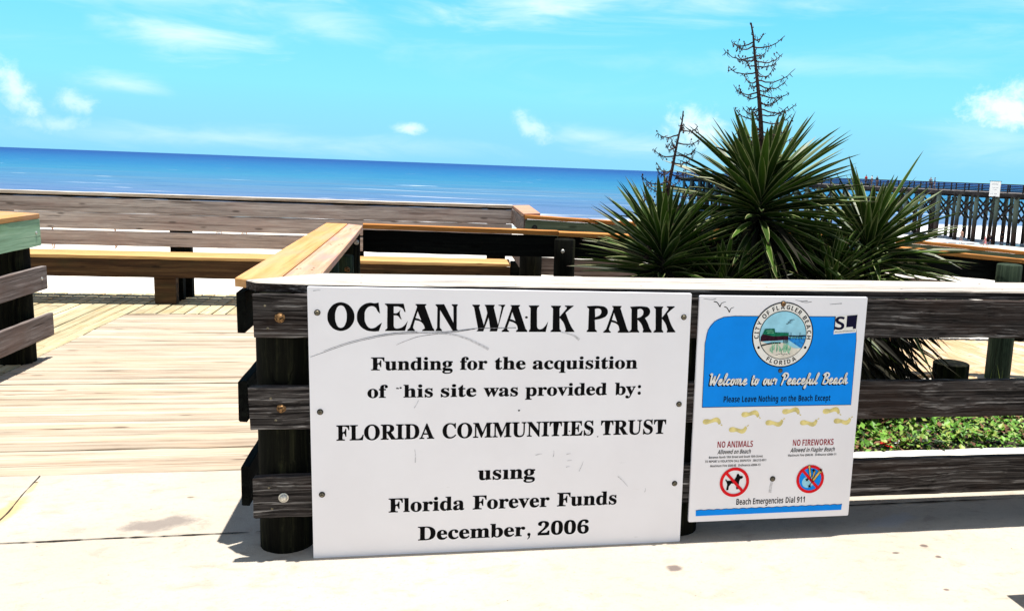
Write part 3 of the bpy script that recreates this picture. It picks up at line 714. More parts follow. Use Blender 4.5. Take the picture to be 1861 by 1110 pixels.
# ------------------------------------------------------------------ flat marks on the signs
def fill(contours):
    """filled 2D outline -> (verts, faces); points are (x, y) corners or (x, y, 1) smooth"""
    cu_ = bpy.data.curves.new('outline', 'CURVE'); cu_.dimensions = '2D'; cu_.fill_mode = 'BOTH'; cu_.resolution_u = 6
    for ct in contours:
        sp = cu_.splines.new('BEZIER'); sp.bezier_points.add(len(ct) - 1); sp.use_cyclic_u = True
        for bp, q in zip(sp.bezier_points, ct):
            bp.co = (q[0], q[1], 0)
            bp.handle_left_type = bp.handle_right_type = 'AUTO' if len(q) > 2 else 'VECTOR'
    return curve_mesh(cu_)
def curve_mesh(cu_):
    o = bpy.data.objects.new('outline', cu_); C.objects.link(o)
    bpy.context.view_layer.update()
    dg = bpy.context.evaluated_depsgraph_get(); ev = o.evaluated_get(dg); me = ev.to_mesh()
    vs = [(v.co.x, v.co.y) for v in me.vertices]; fs = [tuple(p.vertices) for p in me.polygons]
    ev.to_mesh_clear(); bpy.data.objects.remove(o); bpy.data.curves.remove(cu_)
    return vs, fs
_gc = {}
def text_fill(s, bold=0.0, space=1.0):
    key = (s, bold, space)
    if key not in _gc:
        cu_ = bpy.data.curves.new('lettering', 'FONT'); cu_.body = s; cu_.size = 1.0; cu_.offset = bold; cu_.resolution_u = 4; cu_.space_character = space; cu_.fill_mode = 'FRONT'
        _gc[key] = curve_mesh(cu_)
    return _gc[key]
def mb_(s, up, lo, dg=None):
    return ''.join(chr(up + ord(c) - 65) if 'A' <= c <= 'Z' else chr(lo + ord(c) - 97) if 'a' <= c <= 'z' else chr(dg + ord(c) - 48) if dg and '0' <= c <= '9' else c for c in s)
def SERIF(s): return mb_(s, 0x1D400, 0x1D41A, 0x1D7CE)
def SCRIPT(s): return mb_(s, 0x1D4D0, 0x1D4EA)
def SANSB(s): return mb_(s, 0x1D5D4, 0x1D5EE, 0x1D7EC)
def SANS(s): return mb_(s, 0x1D5A0, 0x1D5BA, 0x1D7E2)
LAYER = 0.0007
def lay(mb, vf, layer, f=lambda x, y: (x, y), mi=0):
    vs, fs = vf
    P = [f(*v) for v in vs]
    pts = [(x, -LAYER * layer, y) for x, y in P]
    out = []
    for fc in fs:     # keep every face turned to the viewer (-y)
        a, b, c = (P[fc[0]], P[fc[1]], P[fc[2]])
        area = sum(P[fc[i]][0] * P[fc[(i + 1) % len(fc)]][1] - P[fc[(i + 1) % len(fc)]][0] * P[fc[i]][1] for i in range(len(fc)))
        out.append(fc if area > 0 else tuple(reversed(fc)))
    mb.add(pts, out, mi)
def put_text(mb, s, x0, x1, y, cap=None, layer=1, bold=0.0, shear=0.0, capref=None, space=1.0, mi=0, drop_dot=False, dy=0.0, dx=0.0):
    """text stretched between x0 and x1 on the baseline y, capitals cap high"""
    vs, fs = text_fill(s, bold, space)
    a, b = min(v[0] for v in vs), max(v[0] for v in vs)
    kx = (x1 - x0) / (b - a); ky = (cap / capref) if cap else kx
    if drop_dot: fs = [f_ for f_ in fs if not all(vs[j][1] > 0.52 for j in f_)]
    lay(mb, (vs, fs), layer, lambda x, yy: (x0 + (x - a) * kx + shear * yy * ky + dx, y + yy * ky + dy), mi)
def strip(pts, w0, w1=None):
    """a brush-like stroke along pts"""
    w1 = w0 if w1 is None else w1; n = len(pts); L, Rr = [], []
    for i, p in enumerate(pts):
        a, b = Vector(pts[max(i - 1, 0)]), Vector(pts[min(i + 1, n - 1)]); d = (b - a).normalized(); q = Vector((-d.y, d.x))
        w_ = (w0 + (w1 - w0) * i / (n - 1)) / 2
        L.append(tuple(Vector(p) + q * w_)); Rr.append(tuple(Vector(p) - q * w_))
    return (L + Rr, [(i, n + i, n + i + 1, i + 1) for i in range(n - 1)])
def bez(pts, m=8):
    out = []
    P = [Vector(p) for p in pts]
    for i in range(len(P) - 1):
        p0, p1, p2, p3 = P[max(i - 1, 0)], P[i], P[i + 1], P[min(i + 2, len(P) - 1)]
        for j in range(m):
            t = j / m
            out.append(tuple(0.5 * ((2 * p1) + (p2 - p0) * t + (2 * p0 - 5 * p1 + 4 * p2 - p3) * t * t + (3 * p1 - p0 - 3 * p2 + p3) * t ** 3)))
    return out + [tuple(P[-1])]
def ell(cx, cy, rx, ry, k_=16): return [(cx + rx * math.cos(2 * math.pi * i / k_), cy + ry * math.sin(2 * math.pi * i / k_), 1) for i in range(k_)]

def sign_white(name, scuff):
    m_, q, b = principled(name)
    tc = q.n('ShaderNodeTexCoord').outputs['Object']
    n1 = q.noise(q.map(tc, (2.5, 2.5, 2.5)), 1.0, 4.0)
    c = q.mix(q.smooth(n1, 0.35, 0.7), (0.89, 0.89, 0.955), (0.855, 0.85, 0.91))
    sc = q.noise(q.map(tc, (6, 6, 26), rot=(0, 0.5, 0)), 1.0, 6.0, 0.7, 0.6)
    c = q.mix(q.math('MULTIPLY', q.smooth(sc, 0.66, 0.78), scuff), c, (0.50, 0.50, 0.52))
    sc2 = q.noise(q.map(tc, (40, 40, 7), rot=(0, -0.35, 0)), 1.0, 5.0, 0.7, 0.3)
    c = q.mix(q.math('MULTIPLY', q.smooth(sc2, 0.70, 0.78), scuff * 0.8), c, (0.42, 0.42, 0.45))
    q.t.links.new(c, b.inputs['Base Color'])
    b.inputs['Roughness'].default_value = 0.5; b.inputs['Specular IOR Level'].default_value = 0.2
    return m_
M['sign_white'] = sign_white('white_sign_face', 0.55)
M['sign_white2'] = sign_white('white_notice_face', 0.35)
M['ink'] = plain('black_vinyl', (0.002, 0.002, 0.003), 0.6, 0.1, 40, spec=0.06)
M['scuff'] = plain('dark_scuff', (0.18, 0.18, 0.20), 0.8, 0.3, 80, spec=0.06)
M['scuff_grey'] = plain('grey_scuff', (0.60, 0.60, 0.645), 0.8, 0.1, 90, spec=0.06)
M['blue'] = plain('sign_blue', (0.004, 0.27, 0.93), 0.42, 0.03, 6, spec=0.06)
M['sky_print'] = plain('printed_sky', (0.33, 0.68, 0.86), 0.45, 0.05, 20, spec=0.06)
M['sea_print'] = plain('printed_sea', (0.02, 0.22, 0.62), 0.45, 0.2, 60, spec=0.06)
M['green_print'] = plain('printed_green', (0.008, 0.16, 0.09), 0.45, 0.15, 60, spec=0.06)
M['grass_print'] = plain('printed_grass', (0.20, 0.55, 0.36), 0.45, 0.15, 60, spec=0.06)
M['sand_print'] = plain('printed_sand', (0.76, 0.72, 0.64), 0.45, 0.06, 30, spec=0.06)
M['maroon_print'] = plain('printed_maroon', (0.035, 0.006, 0.02), 0.45, 0.2, 60, spec=0.06)
M['navy'] = plain('navy_print', (0.006, 0.006, 0.03), 0.45, 0.1, 40, spec=0.06)
M['foot'] = plain('faded_yellow_print', (0.72, 0.62, 0.26), 0.5, 0.12, 25, spec=0.06)
M['red'] = plain('sign_red', (0.72, 0.012, 0.02), 0.42, 0.05, 20, spec=0.06)
M['dark_red'] = plain('sign_dark_red', (0.30, 0.006, 0.02), 0.42, 0.05, 20, spec=0.06)
M['gold'] = plain('printed_gold', (0.72, 0.50, 0.14), 0.5, 0.1, 30, spec=0.06)
M['white_ink'] = plain('white_vinyl', (0.86, 0.86, 0.84), 0.42, 0.02, 30, spec=0.06)

def panel(T, corners, th, mat, y1=0.0):
    """a board cut to four corners (x, z), rounded a little, front face at y1"""
    mb = MB(); c = [Vector(p) for p in corners]; pts = []
    for i in range(4):
        a, b, d = c[i - 1], c[i], c[(i + 1) % 4]
        u, v = (a - b).normalized(), (d - b).normalized()
        for t in range(4):
            f = t / 3; pts.append(b + u * (0.006 * (1 - f) ** 2) + v * (0.006 * f ** 2))
    m_ = sum(c, Vector((0, 0))) / 4
    rings = [[(p.x, y1 + th, p.y) for p in pts], [(p.x, y1 + 0.0012, p.y) for p in pts], [(m_.x + (p.x - m_.x) * 0.999, y1, m_.y + (p.y - m_.y) * 0.999) for p in pts]]
    mb.loft(rings); return make('panel', mb, mat, T.o)
def screw(T, x, z, r=0.013, mat=None):
    mb = MB(); dome(mb, (x, -0.0004, z), (0, -1, 0), r, 0.0035, 18, 0); dome(mb, (x, -0.0034, z), (0, -1, 0), r * 0.72, 0.006, 14, 1)
    mb.box(x - r * 0.5, x + r * 0.5, -0.0100, -0.0085, z - r * 0.09, z + r * 0.09, 0)
    make('screw', mb, [M['washer'], mat or M['screw']], T.o)

# ---- the big park sign
SN = -0.016
T = Thing('park_sign', 'large white park sign with bold black serif lettering screwed to the front fence', 'sign', 0.0, SN)
panel(T, [(-1.205, -0.006), (0.442, 0.000), (0.435, 1.174), (-1.214, 1.187)], 0.0145, M['sign_white'])
HEAD = [[[(-1026,1063,1),(-1037,1027,1),(-1065,1005,1),(-1098,1005,1),(-1125,1027,1),(-1135,1062,1),(-1124,1098,1),(-1097,1120,1),(-1064,1120,1),(-1037,1098,1)],[(-1057,1063,1),(-1062,1034,1),(-1074,1017,1),(-1089,1017,1),(-1100,1034,1),(-1104,1062,1),(-1100,1090,1),(-1088,1108,1),(-1073,1108,1),(-1061,1091,1)]],[[(-928,1123),(-922,1076),(-931,1085,1),(-942,1103,1),(-961,1107,1),(-978,1095,1),(-985,1063,1),(-979,1031,1),(-963,1014,1),(-944,1016,1),(-929,1027,1),(-914,1038),(-927,1001),(-952,1000,1),(-986,1009,1),(-1011,1036,1),(-1016,1063,1),(-1010,1090,1),(-990,1113,1),(-963,1122,1),(-944,1120,1)]],[[(-902,1119),(-825,1119),(-817,1084),(-822,1084),(-830,1099,1),(-847,1107),(-866,1107),(-866,1078),(-855,1078,1),(-844,1086,1),(-838,1094),(-841,1079,1),(-833,1050),(-839,1055,1),(-850,1067,1),(-866,1069),(-866,1023),(-862,1015,1),(-842,1014,1),(-824,1024,1),(-808,1046),(-819,1003),(-901,1002),(-901,1006),(-893,1014,1),(-893,1023),(-892,1103),(-895,1110,1),(-902,1115)]],[[(-776,1118),(-731,1118),(-731,1115),(-737,1109),(-704,1017),(-697,1007),(-697,1002),(-748,1002),(-748,1006),(-737,1014),(-743,1030,1),(-756,1043,1),(-778,1049),(-786,1019),(-784,1012,1),(-779,1007),(-779,1002),(-810,1002),(-810,1006),(-799,1017),(-770,1104),(-771,1111),(-776,1114)],[(-767,1087),(-752,1048),(-762,1054,1),(-776,1058)]],[[(-693,1117),(-657,1118),(-617,1038),(-618,1107),(-625,1114),(-625,1118),(-600,1118),(-600,1114),(-604,1107),(-603,1011),(-598,1006),(-598,1003),(-619,1002),(-674,1093),(-674,1017),(-665,1006),(-665,1002),(-692,1002),(-692,1006),(-686,1015),(-685,1104),(-693,1114)]],[[(-538,1117),(-506,1117),(-506,1113),(-510,1106),(-488,1027),(-474,1081),(-480,1107),(-485,1113),(-485,1117),(-443,1117),(-443,1114),(-447,1106),(-427,1029),(-413,1106),(-417,1112),(-427,1114),(-427,1117),(-398,1118),(-398,1114),(-404,1107),(-431,1001),(-463,1001),(-460,1011),(-468,1061),(-490,1001),(-519,1001),(-512,1010),(-514,1020),(-531,1106),(-538,1113)]],[[(-375,1116),(-334,1117),(-334,1113),(-340,1107),(-308,1014),(-300,1004),(-300,999),(-349,999),(-349,1003),(-341,1011),(-347,1030,1),(-358,1039,1),(-378,1046),(-388,1016),(-385,1008,1),(-379,1003),(-379,999),(-411,999),(-411,1003),(-400,1013),(-370,1105),(-371,1111),(-375,1113)],[(-367,1086),(-352,1046),(-362,1051,1),(-375,1055)]],[[(-296,1115),(-251,1116),(-251,1112),(-259,1105),(-260,1096),(-258,1026),(-254,1014,1),(-240,1011,1),(-224,1023,1),(-210,1045),(-219,999),(-293,999),(-293,1004),(-287,1012),(-288,1096),(-289,1105),(-296,1112)]],[[(-199,1115),(-155,1115),(-155,1112),(-161,1105),(-160,1066),(-131,1101),(-129,1108),(-138,1112),(-138,1116),(-100,1116),(-100,1113),(-112,1104,1),(-134,1084),(-106,1021,1),(-93,1003),(-92,999),(-134,999),(-134,1002),(-131,1011),(-142,1040,1),(-160,1062),(-158,1012),(-151,1003),(-151,999),(-198,999),(-198,1003),(-189,1011),(-190,1103),(-199,1111)]],[[(-40,1114),(21,1115,1),(43,1109,1),(54,1093,1),(49,1073,1),(28,1060,1),(-3,1053),(0,1012),(9,1002),(9,999),(-38,999),(-38,1002),(-31,1012),(-31,1102),(-40,1110)],[(-4,1102),(12,1104,1),(22,1099,1),(25,1088,1),(20,1076,1),(-2,1065)]],[[(73,1116),(115,1116),(115,1113),(110,1106),(145,1011),(153,1001),(153,996),(103,996),(102,1000),(110,1008),(104,1027,1),(93,1037,1),(72,1044),(62,1013),(65,1005,1),(71,1000),(71,996),(37,996),(37,1000),(49,1011),(79,1104),(77,1110),(73,1112)],[(82,1085),(98,1044),(88,1049,1),(74,1053)]],[[(155,1113),(218,1114,1),(237,1109,1),(246,1094,1),(242,1077,1),(224,1062),(237,1041,1),(248,1015,1),(257,1002),(258,997),(217,997),(216,1001),(219,1010),(208,1036,1),(190,1055),(193,1010),(200,1001),(201,997),(154,997),(154,1001),(164,1010),(161,1102),(155,1109)],[(188,1101),(201,1104,1),(212,1098,1),(215,1082,1),(206,1069,1),(189,1062)]],[[(262,1115),(305,1115),(305,1111),(300,1104),(302,1064),(328,1100),(330,1107),(322,1112),(321,1116),(357,1116),(358,1112),(346,1103,1),(325,1083),(353,1020,1),(367,1002),(367,998),(328,997),(327,1001),(330,1010),(319,1038,1),(302,1060),(304,1011),(311,1002),(312,997),(266,997),(266,1002),(275,1010),(271,1103),(263,1111)]]]
mb = MB()
for g in HEAD:
    lay(mb, fill([[(q[0] / 1000, q[1] / 1000) + tuple(q[2:]) for q in ct] for ct in g]), 1)
make('heading_lettering', mb, M['ink'], T.o)
LINES = [(0.833, 0.055, [('Funding', -0.96, -0.618), ('for', -0.587, -0.47), ('the', -0.438, -0.303), ('acquisition', -0.273, 0.199)]),
         (0.713, 0.055, [('of', -0.975, -0.89), ('his', -0.825, -0.701), ('site', -0.668, -0.515), ('was', -0.484, -0.334), ('provided', -0.302, 0.064), ('by:', 0.1, 0.22)]),
         (0.5275, 0.066, [('FLORIDA', -1.104, -0.694), ('COMMUNITIES', -0.659, 0.01), ('TRUST', 0.043, 0.346)]),
         (0.333, 0.0625, [('using', -0.503, -0.249)]),
         (0.197, 0.0625, [('Florida', -0.888, -0.56), ('Forever', -0.524, -0.18), ('Funds', -0.146, 0.13)]),
         (0.062, 0.0625, [('December,', -0.762, -0.263), ('2006', -0.23, 0.005)])]
for (y, cap, ws) in LINES:
    for (s, x0, x1) in ws:
        mb = MB()
        if s in ('by:', 'December,'):
            put_text(mb, SERIF(s[:-1]), x0, x1 - 0.024, y, cap, 1, 0.012, capref=0.686)
            lay(mb, fill([ell(x1 - 0.007, y + 0.006, 0.0075, 0.0075)]), 1)
            if s[-1] == ':': lay(mb, fill([ell(x1 - 0.007, y + 0.036, 0.0075, 0.0075)]), 1)
            else: lay(mb, fill([[(x1 - 0.0005, y + 0.006), (x1 - 0.003, y - 0.010), (x1 - 0.013, y - 0.018), (x1 - 0.014, y - 0.016), (x1 - 0.008, y - 0.006), (x1 - 0.009, y + 0.002)]]), 1)
        else:
            put_text(mb, SERIF(s), x0, x1, y, cap, 1, 0.012, capref=0.686, drop_dot=(s == 'using'))
        make('lettering', mb, M['ink'], T.o)
mb = MB()      # what is left of the lost letter, and stray specks
for (x, z, r) in ((-0.852, 0.753, 0.004), (-0.846, 0.752, 0.003), (-0.837, 0.755, 0.0045), (-0.305, 1.063, 0.006), (-0.328, 0.647, 0.0045), (-0.10, 0.548, 0.003), (0.03, 0.52, 0.003)):
    mb = MB(); lay(mb, fill([ell(x, z, r, r * 0.8, 8)]), 1); make('ink_speck', mb, M['ink'], T.o)
mb = MB()
sc1 = [(-1.205, 0.891), (-1.151, 0.911), (-1.054, 0.946), (-0.957, 0.971), (-0.872, 0.986), (-0.769, 0.993), (-0.648, 0.999), (-0.525, 1.013), (-0.463, 1.015), (-0.35, 1.017)]
lay(mb, strip(bez(sc1), 0.0016, 0.003), 2); lay(mb, strip(bez([(x, z + 0.006) for x, z in sc1[1:6]]), 0.0012, 0.003), 2)
lay(mb, strip(bez([(-0.855, 0.942), (-0.812, 0.961), (-0.748, 0.981), (-0.604, 0.999), (-0.525, 1.012)]), 0.001, 0.003), 2)
make('scratches', mb, M['scuff'], T.o)
mb = MB()
lay(mb, strip(bez([(-0.97, 0.966), (-0.90, 0.984), (-0.80, 0.995), (-0.648, 0.990), (-0.573, 0.974), (-0.506, 0.943), (-0.466, 0.922)]), 0.002, 0.011), 2)
make('smudge', mb, M['scuff_grey'], T.o)
mb = MB(); lay(mb, strip(bez([(-0.15, 0.998), (-0.10, 0.985), (-0.069, 0.964)]), 0.003, 0.012), 2)
make('smudge', mb, M['scuff_grey'], T.o)
for (x, z, a, l) in ((-0.78, 0.665, 1.1, 0.04), (-0.775, 0.42, 1.6, 0.06), (-0.17, 0.43, 1.5, 0.03), (-0.11, 0.44, 0.2, 0.02), (-0.105, 0.41, 0.1, 0.02), (-0.11, 0.38, 0.2, 0.018), (0.13, 0.33, -0.8, 0.07), (-0.05, 0.36, 1.2, 0.05), (0.26, 0.25, 1.4, 0.02), (-0.02, 0.53, 1.0, 0.03), (-0.25, 0.44, 0.2, 0.03), (-1.19, 1.17, 0.1, 0.03)):
    mb = MB(); p = Vector((x, z)); d = Vector((math.cos(a), math.sin(a))) * l
    lay(mb, strip(bez([tuple(p), tuple(p + d * 0.5 + Vector((0.002, 0.001))), tuple(p + d)]), 0.004, 0.0015), 2)
    make('smudge', mb, M['scuff_grey'], T.o)
for (x, z) in ((-1.175, 1.079), (0.403, 1.067), (-1.169, 0.654), (0.402, 0.665), (-1.166, 0.288), (0.401, 0.287)):
    screw(T, x, z)

# ---- the small beach notice; its own middle is the origin
T = Thing('beach_notice', 'smaller white and blue beach rules notice with round town seal beside the park sign', 'sign', 0.88, SN, 0.63)
panel(T, [(-0.401, -0.536), (0.404, -0.535), (0.408, 0.535), (-0.407, 0.535)], 0.0145, M['sign_white2'])
mb = MB()
lay(mb, fill([[(-0.367, 0.018), (-0.369, 0.169), (-0.371, 0.318), (-0.360, 0.380, 1), (-0.332, 0.418, 1), (-0.29, 0.438, 1), (-0.24, 0.443), (0.30, 0.443), (0.340, 0.425, 1), (0.362, 0.385, 1), (0.368, 0.329), (0.369, 0.02)]]), 1)
make('blue_panel', mb, M['blue'], T.o)
mb = MB()
bl = [(-0.367, 0.018), (-0.369, 0.169), (-0.371, 0.318), (-0.360, 0.380), (-0.332, 0.418), (-0.29, 0.438), (-0.24, 0.443), (0.30, 0.443), (0.340, 0.425), (0.362, 0.385), (0.368, 0.329), (0.369, 0.02), (-0.367, 0.018)]
lay(mb, strip(bl, 0.0025), 1.5)
for pts in ([(-0.341, 0.509), (-0.325, 0.505), (-0.310, 0.485)], [(-0.310, 0.485), (-0.303, 0.502), (-0.284, 0.508)], [(-0.290, 0.486), (-0.276, 0.480), (-0.264, 0.460)], [(-0.264, 0.460), (-0.258, 0.477), (-0.243, 0.484)]):
    lay(mb, strip(bez(pts, 5), 0.004 if pts[0][1] > pts[-1][1] else 0.0045, 0.004 if pts[0][1] > pts[-1][1] else 0.0012), 1)
make('outline_and_birds', mb, M['ink'], T.o)
SC = (0.0, 0.357)
sx, sy = SC
seal = bpy.data.objects.new('seal', None)
mb = MB(); lay(mb, fill([ell(sx, sy, 0.149, 0.153, 32)]), 2); sealo = make('seal', mb, M['ink'], T.o)
mb = MB(); lay(mb, fill([ell(sx, sy, 0.1435, 0.1475, 32)]), 3); make('seal_ring', mb, M['white_ink'], sealo)
mb = MB(); lay(mb, fill([ell(sx, sy - 0.001, 0.1155, 0.1135, 32)]), 4); make('seal_rim', mb, M['ink'], sealo)
mb = MB(); lay(mb, fill([ell(sx, sy - 0.001, 0.112, 0.110, 32)]), 5); make('seal_sky', mb, M['sky_print'], sealo)
def seal_clip(poly):     # keep a shape inside the round picture
    out = []
    for q in poly:
        x, y = q[0] - sx, q[1] - sy + 0.001; r = math.hypot(x / 0.112, y / 0.110)
        if r > 1: x, y = x / r, y / r
        out.append((sx + x, sy - 0.001 + y) + tuple(q[2:]))
    return out
arc = lambda a0, a1, m=14: [(sx + 0.112 * math.cos(R(a0 + (a1 - a0) * i / m)), sy - 0.001 + 0.110 * math.sin(R(a0 + (a1 - a0) * i / m))) for i in range(m + 1)]
mb = MB(); lay(mb, fill([[(sx + 0.010, sy - 0.012)] + arc(-34, -3, 6) + [(sx + 0.06, sy - 0.010)]]), 6); make('seal_sea', mb, M['sea_print'], sealo)
mb = MB(); lay(mb, fill([arc(194, 326, 24) + [(sx + 0.055, sy - 0.060, 1), (sx + 0.015, sy - 0.040, 1), (sx - 0.03, sy - 0.036, 1), (sx - 0.07, sy - 0.040, 1)]]), 7); make('seal_sand', mb, M['sand_print'], sealo)
mb = MB(); lay(mb, fill([[(sx - 0.108, sy - 0.030), (sx - 0.108, sy - 0.008), (sx - 0.095, sy + 0.010), (sx + 0.025, sy + 0.002), (sx + 0.027, sy - 0.022), (sx - 0.03, sy - 0.026)]]), 8); make('seal_pier_house', mb, M['maroon_print'], sealo)
mb = MB(); lay(mb, fill([[(sx - 0.100, sy + 0.004), (sx - 0.090, sy + 0.028), (sx - 0.044, sy + 0.030), (sx - 0.040, sy + 0.012), (sx + 0.026, sy + 0.010), (sx + 0.027, sy - 0.003), (sx - 0.045, sy - 0.006)]]), 9); make('seal_pier_roof', mb, M['green_print'], sealo)
mb = MB()
for (x, y, ww) in ((-0.083, 0.019, 0.034), (-0.079, 0.010, 0.032)): lay(mb, strip([(sx + x, sy + y), (sx + x + ww * 0.5, sy + y + 0.002), (sx + x + ww, sy + y + 0.0005)], 0.003), 10)
for i in range(7): lay(mb, strip([(sx + 0.035 + 0.011 * i, sy - 0.012 + 0.001 * (i % 3)), (sx + 0.043 + 0.011 * i, sy - 0.013)], 0.003), 10)
make('seal_highlights', mb, M['grass_print'], sealo)
mb = MB()
for i in range(3): lay(mb, strip(bez([(sx + 0.012 + 0.007 * i, sy + 0.051 + 0.008 * i), (sx + 0.024 + 0.007 * i, sy + 0.055 + 0.008 * i), (sx + 0.036 + 0.008 * i, sy + 0.056 + 0.008 * i)], 4), 0.0035, 0.001), 9)
lay(mb, strip([(sx + 0.027, sy - 0.004), (sx + 0.070, sy - 0.006), (sx + 0.111, sy - 0.003)], 0.005), 9)
for x in (0.035, 0.05, 0.064, 0.078, 0.092): lay(mb, strip([(sx + x, sy - 0.006), (sx + x, sy - 0.020)], 0.0025), 9)
for x in (0.038, 0.082): lay(mb, strip([(sx + x, sy - 0.004), (sx + x, sy + 0.012)], 0.002), 9)
for x in (0.005, 0.012, 0.019, 0.024): lay(mb, strip([(sx + x, sy - 0.022), (sx + x, sy - 0.038)], 0.003), 9)
lay(mb, strip(bez([(sx - 0.104, sy - 0.050), (sx - 0.08, sy - 0.044), (sx - 0.045, sy - 0.038), (sx - 0.01, sy - 0.037)], 4), 0.006), 9)
for i in range(6): lay(mb, strip([(sx - 0.03 + 0.012 * i, sy - 0.094 + 0.004 * (i % 3)), (sx - 0.02 + 0.012 * i, sy - 0.092 + 0.003 * (i % 2))], 0.002), 9)
make('seal_linework', mb, M['ink'], sealo)
mb = MB()
rs = random.Random(5)
for i in range(34):
    x = sx - 0.06 + 0.10 * rs.random(); y = sy - 0.085 + 0.02 * rs.random(); h = rs.uniform(0.018, 0.045) * (1 if -0.05 < x - sx < 0.03 else 0.5)
    lay(mb, strip([(x, y), (x + rs.uniform(-.004, .004), y + h * 0.6), (x + rs.uniform(-.010, .010), y + h)], 0.004, 0.0008), 9.5)
make('seal_grass', mb, M['grass_print'], sealo)
mb = MB()
def arc_text(mb, s, r, a0, a1, size, inward, layer):
    m_ = len(s)
    wd = []
    for ch in s:
        if ch == ' ': wd.append(0.30); continue
        vs, _ = text_fill(SANSB(ch), 0.0); wd.append(max(v[0] for v in vs) - min(v[0] for v in vs) + 0.10)
    tot = sum(wd); acc = 0
    for ch, w_ in zip(s, wd):
        a = R(a0 + (a1 - a0) * (acc + w_ / 2) / tot); acc += w_
        if ch == ' ': continue
        vs, fs = text_fill(SANSB(ch), 0.0); x0, x1 = min(v[0] for v in vs), max(v[0] for v in vs)
        c = Vector((sx + r[0] * math.cos(a), sy + r[1] * math.sin(a)))
        rad = Vector((math.cos(a), math.sin(a))); up = rad if not inward else -rad; rt = Vector((up.y, -up.x))
        lay(mb, (vs, fs), layer, lambda x, y: tuple(c + rt * ((x - (x0 + x1) / 2) * size) + up * ((y - 0.36) * size)))
arc_text(mb, 'CITY OF FLAGLER BEACH', (0.1285, 0.130), 190, -11, 0.0285, False, 4)
arc_text(mb, 'FLORIDA', (0.1285, 0.130), 236, 305, 0.0285, True, 4)
for a in (207, -27): lay(mb, fill([ell(sx + 0.128 * math.cos(R(a)), sy + 0.131 * math.sin(R(a)), 0.006, 0.006, 10)]), 4)
make('seal_lettering', mb, M['ink'], sealo)
# maker's square in the blue panel's corner
mb = MB(); lay(mb, fill([[(0.251, 0.360), (0.362, 0.369), (0.366, 0.455), (0.251, 0.446)]]), 2); mk = make('maker_mark', mb, M['white_ink'], T.o)
mb = MB()
lay(mb, fill([[(0.311, 0.393), (0.345, 0.396), (0.345, 0.385), (0.3605, 0.3865), (0.3625, 0.452), (0.311, 0.4475)]]), 3)
for i in range(15): lay(mb, strip([(0.256 + 0.0068 * i, 0.370 + 0.0005 * i + rs.uniform(-.001, .001)), (0.260 + 0.0068 * i, 0.3705 + 0.0005 * i)], 0.0035), 3)
make('maker_block', mb, M['navy'], mk)
mb = MB(); put_text(mb, SANSB('S'), 0.254, 0.301, 0.382, 0.060, 3, 0.0, capref=0.70); lay(mb, strip([(0.2525, 0.379), (0.2525, 0.444)], 0.004), 3); make('maker_letter', mb, M['navy'], mk)
